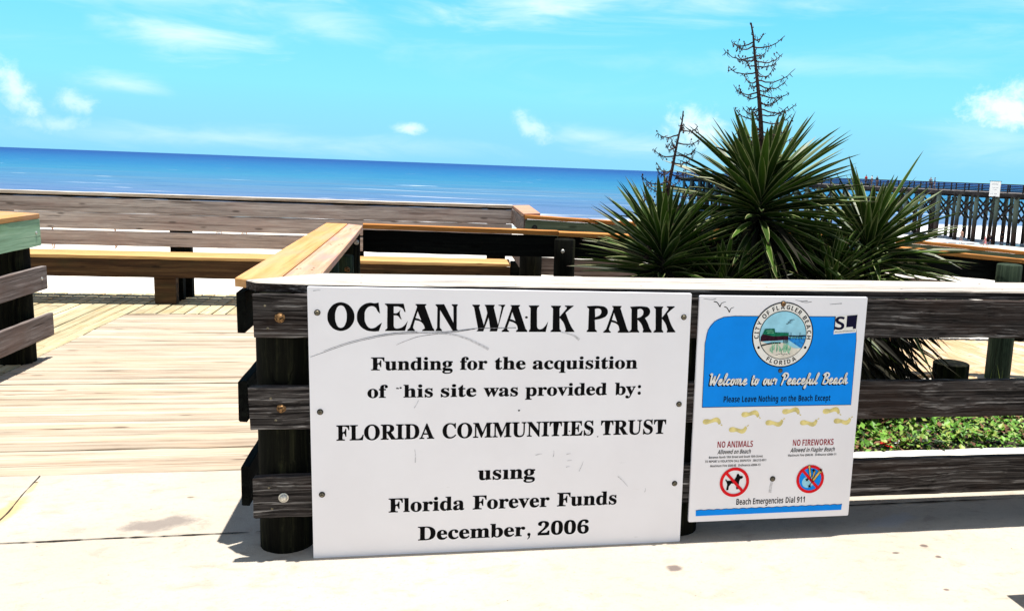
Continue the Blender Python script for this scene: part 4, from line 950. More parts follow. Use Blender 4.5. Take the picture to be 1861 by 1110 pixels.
# greeting in white brush script with a black drop shadow
BR = {'W': (1.75, [[(0.05, 1.75), (0.32, 1.95), (0.36, 1.2), (0.42, 0.02), (0.80, 0.95), (0.98, 1.55), (0.98, 0.6), (1.08, 0.0), (1.45, 0.95), (1.72, 1.95)]]),
      'e': (0.86, [[(0.0, 0.25), (0.32, 0.45), (0.60, 0.75), (0.48, 1.0), (0.22, 0.80), (0.16, 0.30), (0.40, 0.0), (0.86, 0.30)]]),
      'l': (0.62, [[(0.0, 0.25), (0.30, 0.90), (0.52, 1.75), (0.42, 1.95), (0.26, 1.3), (0.20, 0.35), (0.32, 0.0), (0.62, 0.28)]]),
      'c': (0.80, [[(0.62, 0.78), (0.46, 1.0), (0.20, 0.72), (0.16, 0.25), (0.38, 0.0), (0.80, 0.30)]]),
      'o': (0.92, [[(0.50, 1.0), (0.22, 0.80), (0.16, 0.25), (0.38, 0.0), (0.64, 0.30), (0.66, 0.82), (0.46, 0.98), (0.92, 0.80)]]),
      'm': (1.42, [[(0.0, 0.7), (0.14, 0.98), (0.14, 0.02)], [(0.14, 0.5), (0.42, 1.0), (0.54, 0.8), (0.52, 0.02)], [(0.53, 0.5), (0.82, 1.0), (0.96, 0.8), (0.96, 0.2), (1.08, 0.0), (1.42, 0.28)]]),
      't': (0.62, [[(0.26, 1.65), (0.20, 0.9), (0.18, 0.25), (0.30, 0.0), (0.62, 0.26)], [(0.0, 1.08), (0.58, 1.14)]]),
      'u': (1.02, [[(0.10, 0.98), (0.12, 0.25), (0.28, 0.0), (0.52, 0.35), (0.66, 0.95), (0.62, 0.30), (0.74, 0.0), (1.02, 0.28)]]),
      'r': (0.72, [[(0.0, 0.55), (0.18, 1.05), (0.30, 0.88), (0.62, 0.85), (0.52, 0.25), (0.64, 0.0)]]),
      'P': (1.15, [[(0.50, 1.7), (0.38, 0.8), (0.20, -0.15)], [(0.05, 1.45), (0.35, 1.95), (0.90, 1.9), (1.08, 1.45), (0.80, 0.95), (0.42, 0.92)]]),
      'a': (0.98, [[(0.62, 0.86), (0.40, 1.0), (0.16, 0.60), (0.20, 0.06), (0.42, 0.15), (0.66, 0.95), (0.60, 0.25), (0.72, 0.0), (0.98, 0.28)]]),
      'f': (0.70, [[(0.05, 0.3), (0.40, 1.2), (0.56, 1.75), (0.44, 1.9), (0.32, 1.2), (0.20, -0.3), (0.08, -0.75), (0.0, -0.45), (0.28, 0.05), (0.70, 0.35)]]),
      'B': (1.25, [[(0.46, 1.75), (0.36, 0.8), (0.24, 0.0)], [(0.05, 1.55), (0.45, 1.95), (0.98, 1.85), (1.0, 1.35), (0.45, 1.02), (1.0, 0.9), (1.08, 0.3), (0.70, 0.0), (0.20, 0.08)]]),
      'h': (0.98, [[(0.0, 0.25), (0.36, 1.3), (0.46, 1.9), (0.30, 1.6), (0.18, 0.02)], [(0.20, 0.4), (0.48, 0.98), (0.62, 0.85), (0.56, 0.2), (0.68, 0.0), (0.98, 0.28)]])}
def brush(mb, s, x0, x1, y, xh, layer, wd, dx=0.0, dy=0.0):
    tot = sum(BR[c][0] for c in s); kx = (x1 - x0) / (tot + 0.35); acc = 0
    for c in s:
        for st in BR[c][1]:
            lay(mb, strip(bez([(x0 + (acc + px_ + 0.17 * py_) * kx + dx, y + py_ * xh + dy) for px_, py_ in st], 5), wd, wd * 0.75), layer)
        acc += BR[c][0]
for (s, x0, x1) in (('Welcome', -0.345, -0.150), ('to', -0.139, -0.094), ('our', -0.082, -0.007), ('Peaceful', 0.006, 0.197), ('Beach', 0.209, 0.350)):
    mbw, mbs = MB(), MB()
    brush(mbw, s, x0, x1, 0.1235, 0.0265, 3, 0.0082)
    for (ddx, ddy, l_) in ((-0.003, -0.003, 1.9), (-0.0048, -0.0048, 1.7), (-0.0012, -0.0012, 2.1)):
        brush(mbs, s, x0, x1, 0.1235, 0.0265, l_, 0.0105, ddx, ddy)
    make('greeting_shadow', mbs, M['ink'], T.o); make('greeting_lettering', mbw, M['white_ink'], T.o)
def phrase(name, mat, s, x0, x1, y, cap, layer=1, shear=0.0):
    mb = MB(); put_text(mb, SANSB(s), x0, x1, y, cap, layer, 0.0, shear, capref=0.70); make(name, mb, mat, T.o)
for s, x0, x1 in (('Please', -0.266, -0.188), ('Leave', -0.177, -0.107), ('Nothing', -0.096, -0.000), ('on', 0.013, 0.041), ('the', 0.050, 0.089), ('Beach', 0.101, 0.171), ('Except', 0.184, 0.261)):
    phrase('lettering', M['ink'], s, x0, x1, 0.041, 0.0275, 2)
for s, x0, x1 in (('NO', -0.282, -0.244), ('ANIMALS', -0.235, -0.109), ('NO', 0.090, 0.128), ('FIREWORKS', 0.138, 0.296)):
    phrase('red_lettering', M['dark_red'], s, x0, x1, -0.176, 0.029)
for s, x0, x1, y, cap, sh in (('Allowed on Beach', -0.280, -0.119, -0.2075, 0.020, 0.22), ('Allowed in Flagler Beach', 0.080, 0.303, -0.2075, 0.020, 0.22),
        ('Between North 10th Street and South 10th Street', -0.320, -0.056, -0.228, 0.0105, 0), ('TO REPORT A VIOLATION CALL DISPATCH   386.313.4911', -0.338, -0.038, -0.2475, 0.0105, 0),
        ('Maximum Fine $500.00   Ordinance #2004-13', -0.311, -0.065, -0.2695, 0.0105, 0), ('Maximum Fine $500.00   Ordinance #2004-11', 0.070, 0.314, -0.228, 0.0105, 0),
        ('Beach', -0.172, -0.100, -0.4585, 0.0285, 0), ('Emergencies', -0.089, 0.063, -0.4585, 0.0285, 0), ('Dial', 0.075, 0.122, -0.4585, 0.0285, 0), ('911', 0.132, 0.172, -0.4585, 0.0285, 0)):
    phrase('lettering', M['ink'], s, x0, x1, y, cap, 1, sh)
FOOT = [(-0.044, -0.006, 1), (-0.042, 0.008, 1), (-0.025, 0.012, 1), (-0.008, 0.010, 1), (0.006, 0.016, 1), (0.024, 0.019, 1), (0.038, 0.008, 1), (0.040, -0.010, 1), (0.034, -0.015, 1), (0.026, -0.006, 1), (0.016, -0.002, 1), (0.002, -0.005, 1), (-0.012, -0.009, 1), (-0.030, -0.013, 1)]
for (x, z, fl) in ((-0.315, -0.050, 1), (-0.186, -0.091, -1), (-0.130, -0.019, 1), (-0.009, -0.061, -1), (0.070, -0.008, 1), (0.163, -0.064, -1), (0.273, -0.010, 1), (0.333, -0.059, -1)):
    mb = MB(); lay(mb, fill([[(x + q[0], z + q[1] * fl, 1) for q in FOOT]]), 1)
    for i in range(3): lay(mb, fill([ell(x + 0.040 + 0.004 * i, z + fl * (-0.013 - 0.003 * i + (0.006 if i == 0 else 0)), 0.0028, 0.0028, 8)]), 1)
    make('footprint', mb, M['foot'], T.o)
def no_symbol(cx, cz, r, name):
    mb = MB(); lay(mb, fill([ell(cx, cz, r, r, 28), ell(cx, cz, r * 0.80, r * 0.80, 28)]), 3)
    d = Vector((math.cos(R(-47)), math.sin(R(-47)))) * r * 0.86
    lay(mb, strip([(cx - d.x, cz - d.y), (cx + d.x, cz + d.y)], r * 0.19), 3.4)
    return make(name, mb, M['red'], T.o)
nd_ = no_symbol(-0.188, -0.346, 0.072, 'no_animals_symbol')
mb = MB(); lay(mb, fill([[(-0.232, -0.331, 1), (-0.224, -0.338), (-0.192, -0.338), (-0.181, -0.321), (-0.178, -0.308), (-0.171, -0.304), (-0.163, -0.316), (-0.148, -0.320, 1), (-0.152, -0.329, 1), (-0.160, -0.331), (-0.165, -0.343), (-0.166, -0.381), (-0.177, -0.381), (-0.180, -0.354), (-0.203, -0.352), (-0.214, -0.366), (-0.216, -0.384), (-0.227, -0.384), (-0.223, -0.356), (-0.227, -0.345)]]), 2)
make('dog_silhouette', mb, M['ink'], nd_)
nf_ = no_symbol(0.191, -0.343, 0.070, 'no_fireworks_symbol')
mb = MB(); lay(mb, fill([ell(0.191, -0.343, 0.056, 0.056, 24)]), 1); make('blue_disc', mb, M['blue'], nf_)
mb = MB(); lay(mb, fill([ell(0.181, -0.358, 0.030, 0.028, 16)]), 1.6); make('pale_glow', mb, M['sky_print'], nf_)
mb, mk2 = MB(), MB()
for (x, z, a, l, t) in ((0.185, -0.300, 1.75, 0.060, 0.009), (0.226, -0.322, 0.95, 0.070, 0.012), (0.207, -0.318, 1.35, 0.040, 0.007)):
    d = Vector((math.cos(a), math.sin(a))); p = Vector((x, z)); q = Vector((-d.y, d.x))
    body = [p - d * l / 2 - q * t / 2, p + d * l / 4 - q * t / 2, p + d * l / 4 - q * t, p + d * l / 2, p + d * l / 4 + q * t, p + d * l / 4 + q * t / 2, p - d * l / 2 + q * t / 2]
    lay(mb, fill([[tuple(b_) for b_ in body]]), 4)
    lay(mk2, strip([tuple(b_) for b_ in body] + [tuple(body[0])], 0.0022), 4.5)
    lay(mk2, strip([tuple(p - d * l / 2), tuple(p - d * l * 0.9)], 0.0025), 4.5)
for (x, z) in ((0.205, -0.300), (0.240, -0.300), (0.190, -0.378), (0.175, -0.345)):
    st = []
    for i in range(10):
        r_ = 0.011 if i % 2 == 0 else 0.0045; st.append((x + r_ * math.cos(i * math.pi / 5 + 0.3), z + r_ * math.sin(i * math.pi / 5 + 0.3)))
    lay(mk2, fill([st]), 4.4)
make('rockets', mb, M['gold'], nf_); make('rocket_outlines', mk2, M['ink'], nf_)
mb = MB()
top = []
for i in range(60):
    x = -0.369 + 0.735 * i / 59; top.append((x, -0.4795 + 0.0025 * i / 59 + 0.0035 * abs(math.sin(i * 0.93)) ** 1.5))
lay(mb, fill([[(-0.368, -0.507), (0.365, -0.504)] + list(reversed(top))]), 1)
wv_ = make('wave_band', mb, M['blue'], T.o)
mb = MB(); lay(mb, strip(top, 0.0022), 1.6); make('wave_line', mb, M['ink'], wv_)
mb = MB()
for pts in ([(0.075, 0.513), (0.10, 0.508), (0.13, 0.512)], [(0.22, 0.500), (0.25, 0.503), (0.28, 0.505)], [(-0.39, 0.522), (-0.35, 0.518), (-0.33, 0.523)], [(0.05, 0.520), (0.08, 0.514), (0.11, 0.516)]):
    lay(mb, strip(bez(pts, 4), 0.0015, 0.003), 1)
make('scratches', mb, M['scuff'], T.o)
mb = MB()
lay(mb, strip([(-0.002, -0.352), (-0.006, -0.375), (-0.008, -0.405)], 0.012, 0.014), 1)
make('smudges', mb, M['scuff_grey'], T.o)
screw(T, -0.008, 0.501, 0.014, M['bolt_rust']); screw(T, 0.001, 0.188, 0.011); screw(T, 0.001, -0.336, 0.0135)
bpy.data.objects.remove(seal)
# ------------------------------------------------------------------ yuccas
def yucca_mat():
    m_, q, b = principled('yucca_leaf')
    uv = q.n('ShaderNodeUVMap').outputs[0]
    u = q.n('ShaderNodeSeparateXYZ', {0: uv}).outputs[0]
    v = q.n('ShaderNodeSeparateXYZ', {0: uv}).outputs[1]
    r = q.n('ShaderNodeNewGeometry').outputs['Random Per Island']
    e = q.math('ABSOLUTE', q.math('SUBTRACT', u, 0.5))
    c = q.mix(r, (0.006, 0.018, 0.002), (0.044, 0.095, 0.009))
    st = q.noise(q.map(uv, (30, 1.2, 1)), 1.0, 3.0)
    c = q.mix(q.math('MULTIPLY', q.smooth(st, 0.5, 0.75), 0.35), c, (0.11, 0.17, 0.03))
    c = q.mix(q.math('MULTIPLY', q.smooth(e, 0.38, 0.47), 0.75), c, (0.40, 0.42, 0.20))
    c = q.mix(q.smooth(v, 0.93, 0.99), c, (0.05, 0.02, 0.012))
    q.t.links.new(c, b.inputs['Base Color']); b.inputs['Roughness'].default_value = 0.45; b.inputs['Specular IOR Level'].default_value = 0.22
    return m_
M['yucca'] = yucca_mat()
M['yucca_dead'] = leaf_mat('dead_yucca_leaf', (0.003, 0.003, 0.002), (0.022, 0.020, 0.009), 0.9)
M['yucca_trunk'] = plain('yucca_trunk', (0.018, 0.014, 0.010), 0.95, 0.45, 30)
M['stalk'] = plain('dry_flower_stalk', (0.050, 0.026, 0.022), 0.9, 0.4, 60)
TS = [0.0, 0.12, 0.3, 0.5, 0.7, 0.87, 1.0]; WS = [0.62, 0.72, 0.95, 1.0, 0.8, 0.45, 0.02]
def blade(mb, base, d, L, W_, droop=0.1, fold=0.28, roll=0.0):
    d = Vector(d).normalized(); z = Vector((0, 0, 1))
    sd = d.cross(z)
    if sd.length < 0.05: sd = Vector((math.cos(roll), math.sin(roll), 0))
    sd.normalize(); up = sd.cross(d).normalized()
    sd = (sd * math.cos(roll) + up * math.sin(roll)).normalized(); up = sd.cross(d).normalized()
    vs, uv = [], []
    for t, w_ in zip(TS, WS):
        c = Vector(base) + d * (L * t) + Vector((0, 0, -droop * L * t * t))
        h = W_ * w_ / 2
        vs += [c - sd * h + up * (fold * h * 2), c, c + sd * h + up * (fold * h * 2)]
        uv += [(0, t), (0.5, t), (1, t)]
    fs = []
    for i in range(len(TS) - 1):
        a = i * 3
        fs += [(a, a + 1, a + 4, a + 3), (a + 1, a + 2, a + 5, a + 4)]
    mb.add(vs, fs, 0, uv)
GA = 2.399963
def yucca(label, s, n, zh, L, W_, N, lean=(0, 0), th=(8, 125), dead=110, zb=0.15, extra=(), seed=1, stalk=None, drop=0.5, deadlen=0.42):
    rs = random.Random(seed)
    T = Thing('yucca_plant', label, 'yucca', s, n, 0.17, group='yuccas in the planted bed')
    head = Vector((lean[0], lean[1], zh - 0.17)); base = Vector((0, 0, zb - 0.17 - 0.05))
    ax = (head - base).normalized()
    mb = MB(); pts = [base + (head - base) * (i / 7) + Vector((rs.uniform(-.008, .008), rs.uniform(-.008, .008), 0)) for i in range(8)]
    mb.tube(pts, [0.075, 0.062, 0.055, 0.052, 0.052, 0.05, 0.045, 0.03], 12)
    make('trunk', mb, M['yucca_trunk'], T.o, smooth=True)
    mb = MB()
    for k_ in range(N):
        f = (k_ + 0.5) / N
        t = R(th[0] + (th[1] - th[0]) * f ** 0.72 + rs.uniform(-6, 6)); a = k_ * GA + rs.uniform(-.25, .25)
        d = Vector((math.sin(t) * math.cos(a), math.sin(t) * math.sin(a), math.cos(t))) + Vector((ax.x, ax.y, 0)) * 0.6
        b = head - ax * (0.30 * f ** 1.2) + Vector((d.x, d.y, 0)) * 0.03
        l = L * (0.60 + 0.40 * math.sin(min(t, 1.57))) * rs.uniform(0.86, 1.08)
        blade(mb, b, d, l, W_ * rs.uniform(0.8, 1.15), droop=0.04 + 0.16 * f * drop + rs.uniform(-.04, .06) + (rs.uniform(0.15, 0.45) if rs.random() < 0.10 else 0), roll=rs.uniform(-.35, .35))
    for (ds, dn, dz, l, w_) in extra:
        blade(mb, head - ax * 0.05, (ds, dn, dz), l, w_, droop=0.02)
    make('leaves', mb, M['yucca'], T.o)
    mb = MB(); H = head.z - base.z
    for k_ in range(dead):
        f = rs.random(); b = head - ax * (0.14 + (H - 0.28) * 0.72 * f)
        t = R(rs.uniform(92, 160)); a = rs.uniform(0, 6.283)
        d = Vector((math.sin(t) * math.cos(a), math.sin(t) * math.sin(a), math.cos(t)))
        blade(mb, b, d, deadlen * rs.uniform(0.7, 1.25), 0.036 * rs.uniform(0.7, 1.3), droop=0.25, roll=rs.uniform(-.8, .8))
    make('dead_leaves', mb, M['yucca_dead'], T.o)
    if stalk:
        tip, nb, bl, rb, off = stalk
        tip = Vector((tip[0] - s, tip[1] - n, tip[2] - 0.17)); st = head + Vector((off, 0, -0.1))
        mb = MB(); m_ = 14; ctr = []
        for i in range(m_ + 1):
            f = i / m_; c = st + (tip - st) * f + Vector((0.02 * math.sin(f * 5), 0.01 * math.sin(f * 7), 0.012 * math.sin(f * 3.1)))
            if i == m_: c += Vector((-0.012, 0, 0))
            ctr.append(c)
        mb.tube(ctr, [rb * (1 - 0.78 * i / m_) for i in range(m_ + 1)], 8)
        for i in range(60):        # flakes and bracts up the stalk
            f = rs.uniform(0.05, 0.99); c = ctr[int(f * m_)].lerp(ctr[int(f * m_) + 1], f * m_ - int(f * m_)); a = rs.uniform(0, 6.283)
            d = Vector((math.cos(a), math.sin(a), rs.uniform(-0.6, 0.9)))
            mb.tube([c, c + d * 0.014, c + d * 0.014 + Vector((0, 0, 0.012))], [0.004, 0.003, 0.0015], 4)
        for i in range(nb):
            f = 0.26 + 0.66 * (i + rs.uniform(-.9, .9)) / nb
            fi = f * m_; j = min(m_ - 1, int(fi)); c = ctr[j].lerp(ctr[j + 1], fi - j)
            a = i * GA * 1.02 + rs.uniform(-.4, .4); out = Vector((math.cos(a), 0.75 * math.sin(a), 0)).normalized()
            l = bl * (rs.uniform(0.8, 1.25) if rs.random() > 0.22 else rs.uniform(0.25, 0.6)) * (1.0 if f < 0.72 else 0.78); p = [c]; rise = rs.uniform(-0.22, 0.20)
            for q in range(1, 9):
                t = q / 8
                p.append(c + out * (l * t) + Vector((0, 0, l * (rise * t - 0.10 * math.sin(t * 2.6) + 0.24 * t ** 3.2))) + Vector((rs.uniform(-.003, .003), rs.uniform(-.003, .003), rs.uniform(-.003, .003))))
            mb.tube(p, [0.0052 - 0.0030 * q / 8 for q in range(9)], 5)
            for q in range(14):
                t = rs.uniform(0.2, 1.0) ** 0.7; j = min(7, int(t * 8)); pc = p[j].lerp(p[j + 1], t * 8 - j)
                a2 = rs.uniform(0, 6.283); dn = -1 if rs.random() < 0.62 else 1
                d = Vector((math.cos(a2) * 0.5, math.sin(a2) * 0.5, dn * rs.uniform(0.5, 1.0))).normalized(); q_ = rs.uniform(0.012, 0.030)
                mb.tube([pc, pc + d * q_ * 0.5 + out * 0.004, pc + d * q_ + out * 0.012 * rs.uniform(-1, 1)], [0.0026, 0.0022, 0.0014], 4)
                if rs.random() < 0.18: mb.tube([pc + d * q_, pc + d * (q_ + 0.007), pc + d * (q_ + 0.014)], [0.002, 0.0055, 0.002], 5)
        make('flower_stalk', mb, M['stalk'], T.o)
    return T.o
yucca('tallest yucca in the middle, big green rosette with an upright dry flower stalk', 1.40, 1.70, 1.61, 0.74, 0.050, 235, th=(20, 110), dead=560, seed=3, stalk=((1.292, 1.70, 2.655), 44, 0.20, 0.024, 0.0), deadlen=0.55)
yucca('low yucca at the left end of the clump with a leaning dry flower stalk', 0.70, 1.48, 1.27, 0.60, 0.043, 200, th=(16, 108), dead=440, seed=8, stalk=((0.815, 1.48, 2.075), 22, 0.165, 0.018, -0.11), drop=0.2, deadlen=0.5)
yucca('right-hand yucca with one long blade standing high above its rosette', 2.19, 1.70, 1.32, 0.66, 0.045, 190, th=(20, 110), dead=560, seed=14, drop=0.3, deadlen=0.55,
      extra=[(0.26, 0.0, 0.50, 0.74, 0.055), (-0.22, -0.1, 0.52, 0.66, 0.055), (-0.09, 0.1, 0.52, 0.56, 0.05), (0.50, 0.05, 0.36, 0.70, 0.05), (0.55, -0.1, -0.10, 0.74, 0.045), (0.60, -0.15, -0.2, 0.70, 0.045), (0.6, -0.2, -0.28, 0.70, 0.04)])
yucca('slender dark yucca with narrow upright leaves between the left and the tallest yuccas', 0.98, 2.05, 1.20, 0.55, 0.030, 130, th=(5, 75), dead=260, seed=21, deadlen=0.5)
yucca('small yucca low in the clump between the tallest and the right-hand yuccas', 1.82, 1.45, 1.10, 0.50, 0.036, 150, th=(20, 105), dead=400, seed=30, deadlen=0.5)
yucca('small yucca low in the clump in front of the slender dark one', 1.08, 1.40, 1.06, 0.46, 0.036, 150, th=(25, 105), dead=400, seed=37, deadlen=0.5)
yucca('small yucca low behind the right-hand yucca', 1.90, 2.10, 1.22, 0.52, 0.036, 140, th=(20, 105), dead=400, seed=44, deadlen=0.5)

# ------------------------------------------------------------------ the fishing pier
def pier_mat():
    m_, q, b = principled('pier_pile')
    tc = q.n('ShaderNodeTexCoord').outputs['Object']
    z = q.n('ShaderNodeSeparateXYZ', {0: tc}).outputs[2]
    n_ = q.noise(q.map(tc, (1.5, 1.5, 0.5)), 1.0, 5.0)
    zz = q.math('ADD', z, q.math('MULTIPLY', q.math('SUBTRACT', n_, 0.5), 2.5))
    c = q.ramp(q.n('ShaderNodeMapRange', {'Value': zz, 'From Min': -6.4, 'From Max': 0.0}).outputs[0], [(0.0, (0.012, 0.007, 0.006)), (0.22, (0.03, 0.014, 0.010)), (0.48, (0.020, 0.022, 0.018)), (0.65, (0.06, 0.085, 0.07)), (1.0, (0.09, 0.13, 0.11))])
    q.t.links.new(c, b.inputs['Base Color']); b.inputs['Roughness'].default_value = 0.9
    return m_
M['pier_pile'] = pier_mat()
M['pier_wood'] = plain('pier_timber', (0.018, 0.015, 0.015), 0.9, 0.35, 1.2)
M['pier_deck'] = plain('pier_deck_wood', (0.16, 0.14, 0.13), 0.9, 0.3, 1.0)
PX, PY = 54.8, 113.0
PD = Vector((-0.41, 0.912)).normalized(); PA = math.atan2(PD.y, PD.x)
PR = bpy.data.objects.new('fishing_pier', None); C.objects.link(PR)
PR.location = (PX, PY, 0); PR.rotation_euler = (0, 0, PA)
tag(PR, 'long dark timber fishing pier on piles running out over the sea', 'pier')
PW = -6.2
mb = MB(); mb.box(-60, 92, PW, 0.0, 0.44, 0.56); make('deck', mb, M['pier_deck'], PR)
mb = MB()
for y in (0.03, PW - 0.03, PW / 2): mb.box(-60, 92.2, y - 0.10, y + 0.10, 0.04, 0.437)
make('beam', mb, M['pier_wood'], PR)
for y in (-0.12, PW + 0.12):
    mb = MB()
    for (z0, z1) in ((1.56, 1.70), (1.32, 1.43), (1.09, 1.20), (0.87, 0.98), (0.64, 0.75)): mb.box(-60, 92, y - 0.035, y + 0.035, z0, z1)
    for i in range(64): mb.box(-60 + 2.4 * i - 0.09, -60 + 2.4 * i + 0.09, y - 0.045, y + 0.045, 0.56, 1.62)
    make('railing', mb, M['pier_wood'], PR)
pm = {}
def pile_mesh(r, z0, lean):
    mb = MB(); mb.pile(0, 0, z0, 0.04, r, seg=12, dome=0.02, lean=lean); return mb
rp_ = random.Random(4)
first = None
for i in range(30):
    x = -9.5 + 3.4 * i
    for j, (y, r) in enumerate(((-0.35, 0.31), (PW / 2, 0.24), (PW + 0.35, 0.27))):
        if i < 6 or j not in pm:
            mb = pile_mesh(r * rp_.uniform(0.9, 1.1), -7.6, (rp_.uniform(-.15, .15), rp_.uniform(-.25, .25)))
            o = make('pile', mb, M['pier_pile'], PR, smooth=True); pm.setdefault(j, []).append(o)
        else:
            o = rp_.choice(pm[j]).copy(); C.objects.link(o); o.parent = PR
        o.location = (x + rp_.uniform(-.2, .2), y, 0)
    if i == 0:
        mb = MB()
        for (ya, yb) in ((-0.35, PW / 2), (PW / 2, PW + 0.35)):
            mb.board((0.24, ya, -0.45), (0.24, yb, -3.3), 0.26, 0.09, step=3); mb.board((-0.24, ya, -3.3), (-0.24, yb, -0.45), 0.26, 0.09, step=3)
        mb.box(-0.12, 0.12, PW - 0.3, 0.3, -0.25, 0.035)
        first = make('cross_brace', mb, M['pier_wood'], PR); first.location = (x, 0, 0)
        mb = MB(); mb.board((0.0, -0.64, -0.5), (3.4, -0.64, -3.0), 0.26, 0.08, step=4); mb.board((0.0, -0.73, -3.0), (3.4, -0.73, -0.5), 0.26, 0.08, step=4)
        fb = make('side_brace', mb, M['pier_wood'], PR); fb.location = (x, 0, 0)
    else:
        o = first.copy(); C.objects.link(o); o.parent = PR; o.location = (x, 0, 0)
        if i < 29:
            o = fb.copy(); C.objects.link(o); o.parent = PR; o.location = (x, 0, 0)
M['notice_print'] = plain('faded_notice_print', (0.30, 0.30, 0.36), 0.7, 0.2, 8)
def on_pier(u_):        # distance along the pier at which it is seen at azimuth tangent u_
    u_ = u_ * 0.9884 - 0.0058
    return (u_ * PY - PX) / (PD.x - u_ * PD.y)
xs_ = on_pier((1811 - 1082) / 1566 * 1.0 + 0.0)
SP = bpy.data.objects.new('pier_sign', None); C.objects.link(SP)
pp = Vector((PX, PY)) + PD * xs_ + Vector((-PD.y, PD.x)) * 0.0
SP.location = (pp.x, pp.y, 0.0); SP.rotation_euler = (0, 0, PA + math.pi)
tag(SP, 'white notice board with faded grey lines of print fixed to the pier railing', 'sign')
mb = MB(); mb.box(-0.85, 0.85, -0.22, -0.15, 0.0, 2.0); make('board', mb, M['white_ink'], SP)
mb = MB()
for (z, x0, x1, h) in ((1.55, -0.55, 0.6, 0.16), (1.12, -0.5, 0.55, 0.12), (0.86, -0.45, 0.4, 0.10), (0.28, -0.65, -0.2, 0.18), (0.30, 0.0, 0.65, 0.16)):
    nn = int((x1 - x0) / 0.13)
    for i in range(nn):
        if rp_.random() < 0.8: mb.box(x0 + i * 0.13, x0 + i * 0.13 + rp_.uniform(0.06, 0.11), -0.226, -0.221, z + rp_.uniform(0, .03), z + h * rp_.uniform(0.7, 1))
make('faded_print', mb, M['notice_print'], SP)
mb = MB(); mb.box(-0.95, 0.95, -0.26, -0.10, 2.003, 2.06); make('top_trim', mb, M['pier_wood'], SP)

# ------------------------------------------------------------------ people
def skinned(pts, edges, rad, root, mat, name, parent, sub=1):
    me = bpy.data.meshes.new(name); me.from_pydata([tuple(p) for p in pts], edges, [])
    o = bpy.data.objects.new(name, me); C.objects.link(o)
    sm = o.modifiers.new('s', 'SKIN'); sm.use_smooth_shade = True
    for i, v in enumerate(me.skin_vertices[0].data):
        r = rad[i]; v.radius = r if isinstance(r, tuple) else (r, r); v.use_root = (i == root)
    o.modifiers.new('d', 'SUBSURF').levels = sub
    bpy.context.view_layer.update()
    dg = bpy.context.evaluated_depsgraph_get()
    nm = bpy.data.meshes.new_from_object(o.evaluated_get(dg)); bpy.data.objects.remove(o); bpy.data.meshes.remove(me)
    nm.materials.clear(); nm.materials.append(mat); nm.name = name
    q = bpy.data.objects.new(name, nm); C.objects.link(q); q.parent = parent
    return q
SKINS = [plain('skin_tan', (0.42, 0.22, 0.14), 0.6, 0.05, 10), plain('skin_brown', (0.16, 0.07, 0.04), 0.6, 0.05, 10), plain('skin_pink', (0.55, 0.32, 0.24), 0.6, 0.05, 10)]
HAIR = [plain('dark_hair', (0.015, 0.010, 0.008), 0.7, 0.2, 60), plain('fair_hair', (0.30, 0.20, 0.09), 0.7, 0.2, 60)]
CL = {c: plain(c + '_cloth', v, 0.9, 0.1, 25) for c, v in {'white': (0.75, 0.75, 0.76), 'red': (0.55, 0.02, 0.03), 'navy': (0.015, 0.02, 0.06), 'blue': (0.06, 0.16, 0.45), 'black': (0.012, 0.012, 0.014), 'pink': (0.65, 0.20, 0.25), 'khaki': (0.35, 0.27, 0.16), 'grey': (0.25, 0.25, 0.27)}.items()}
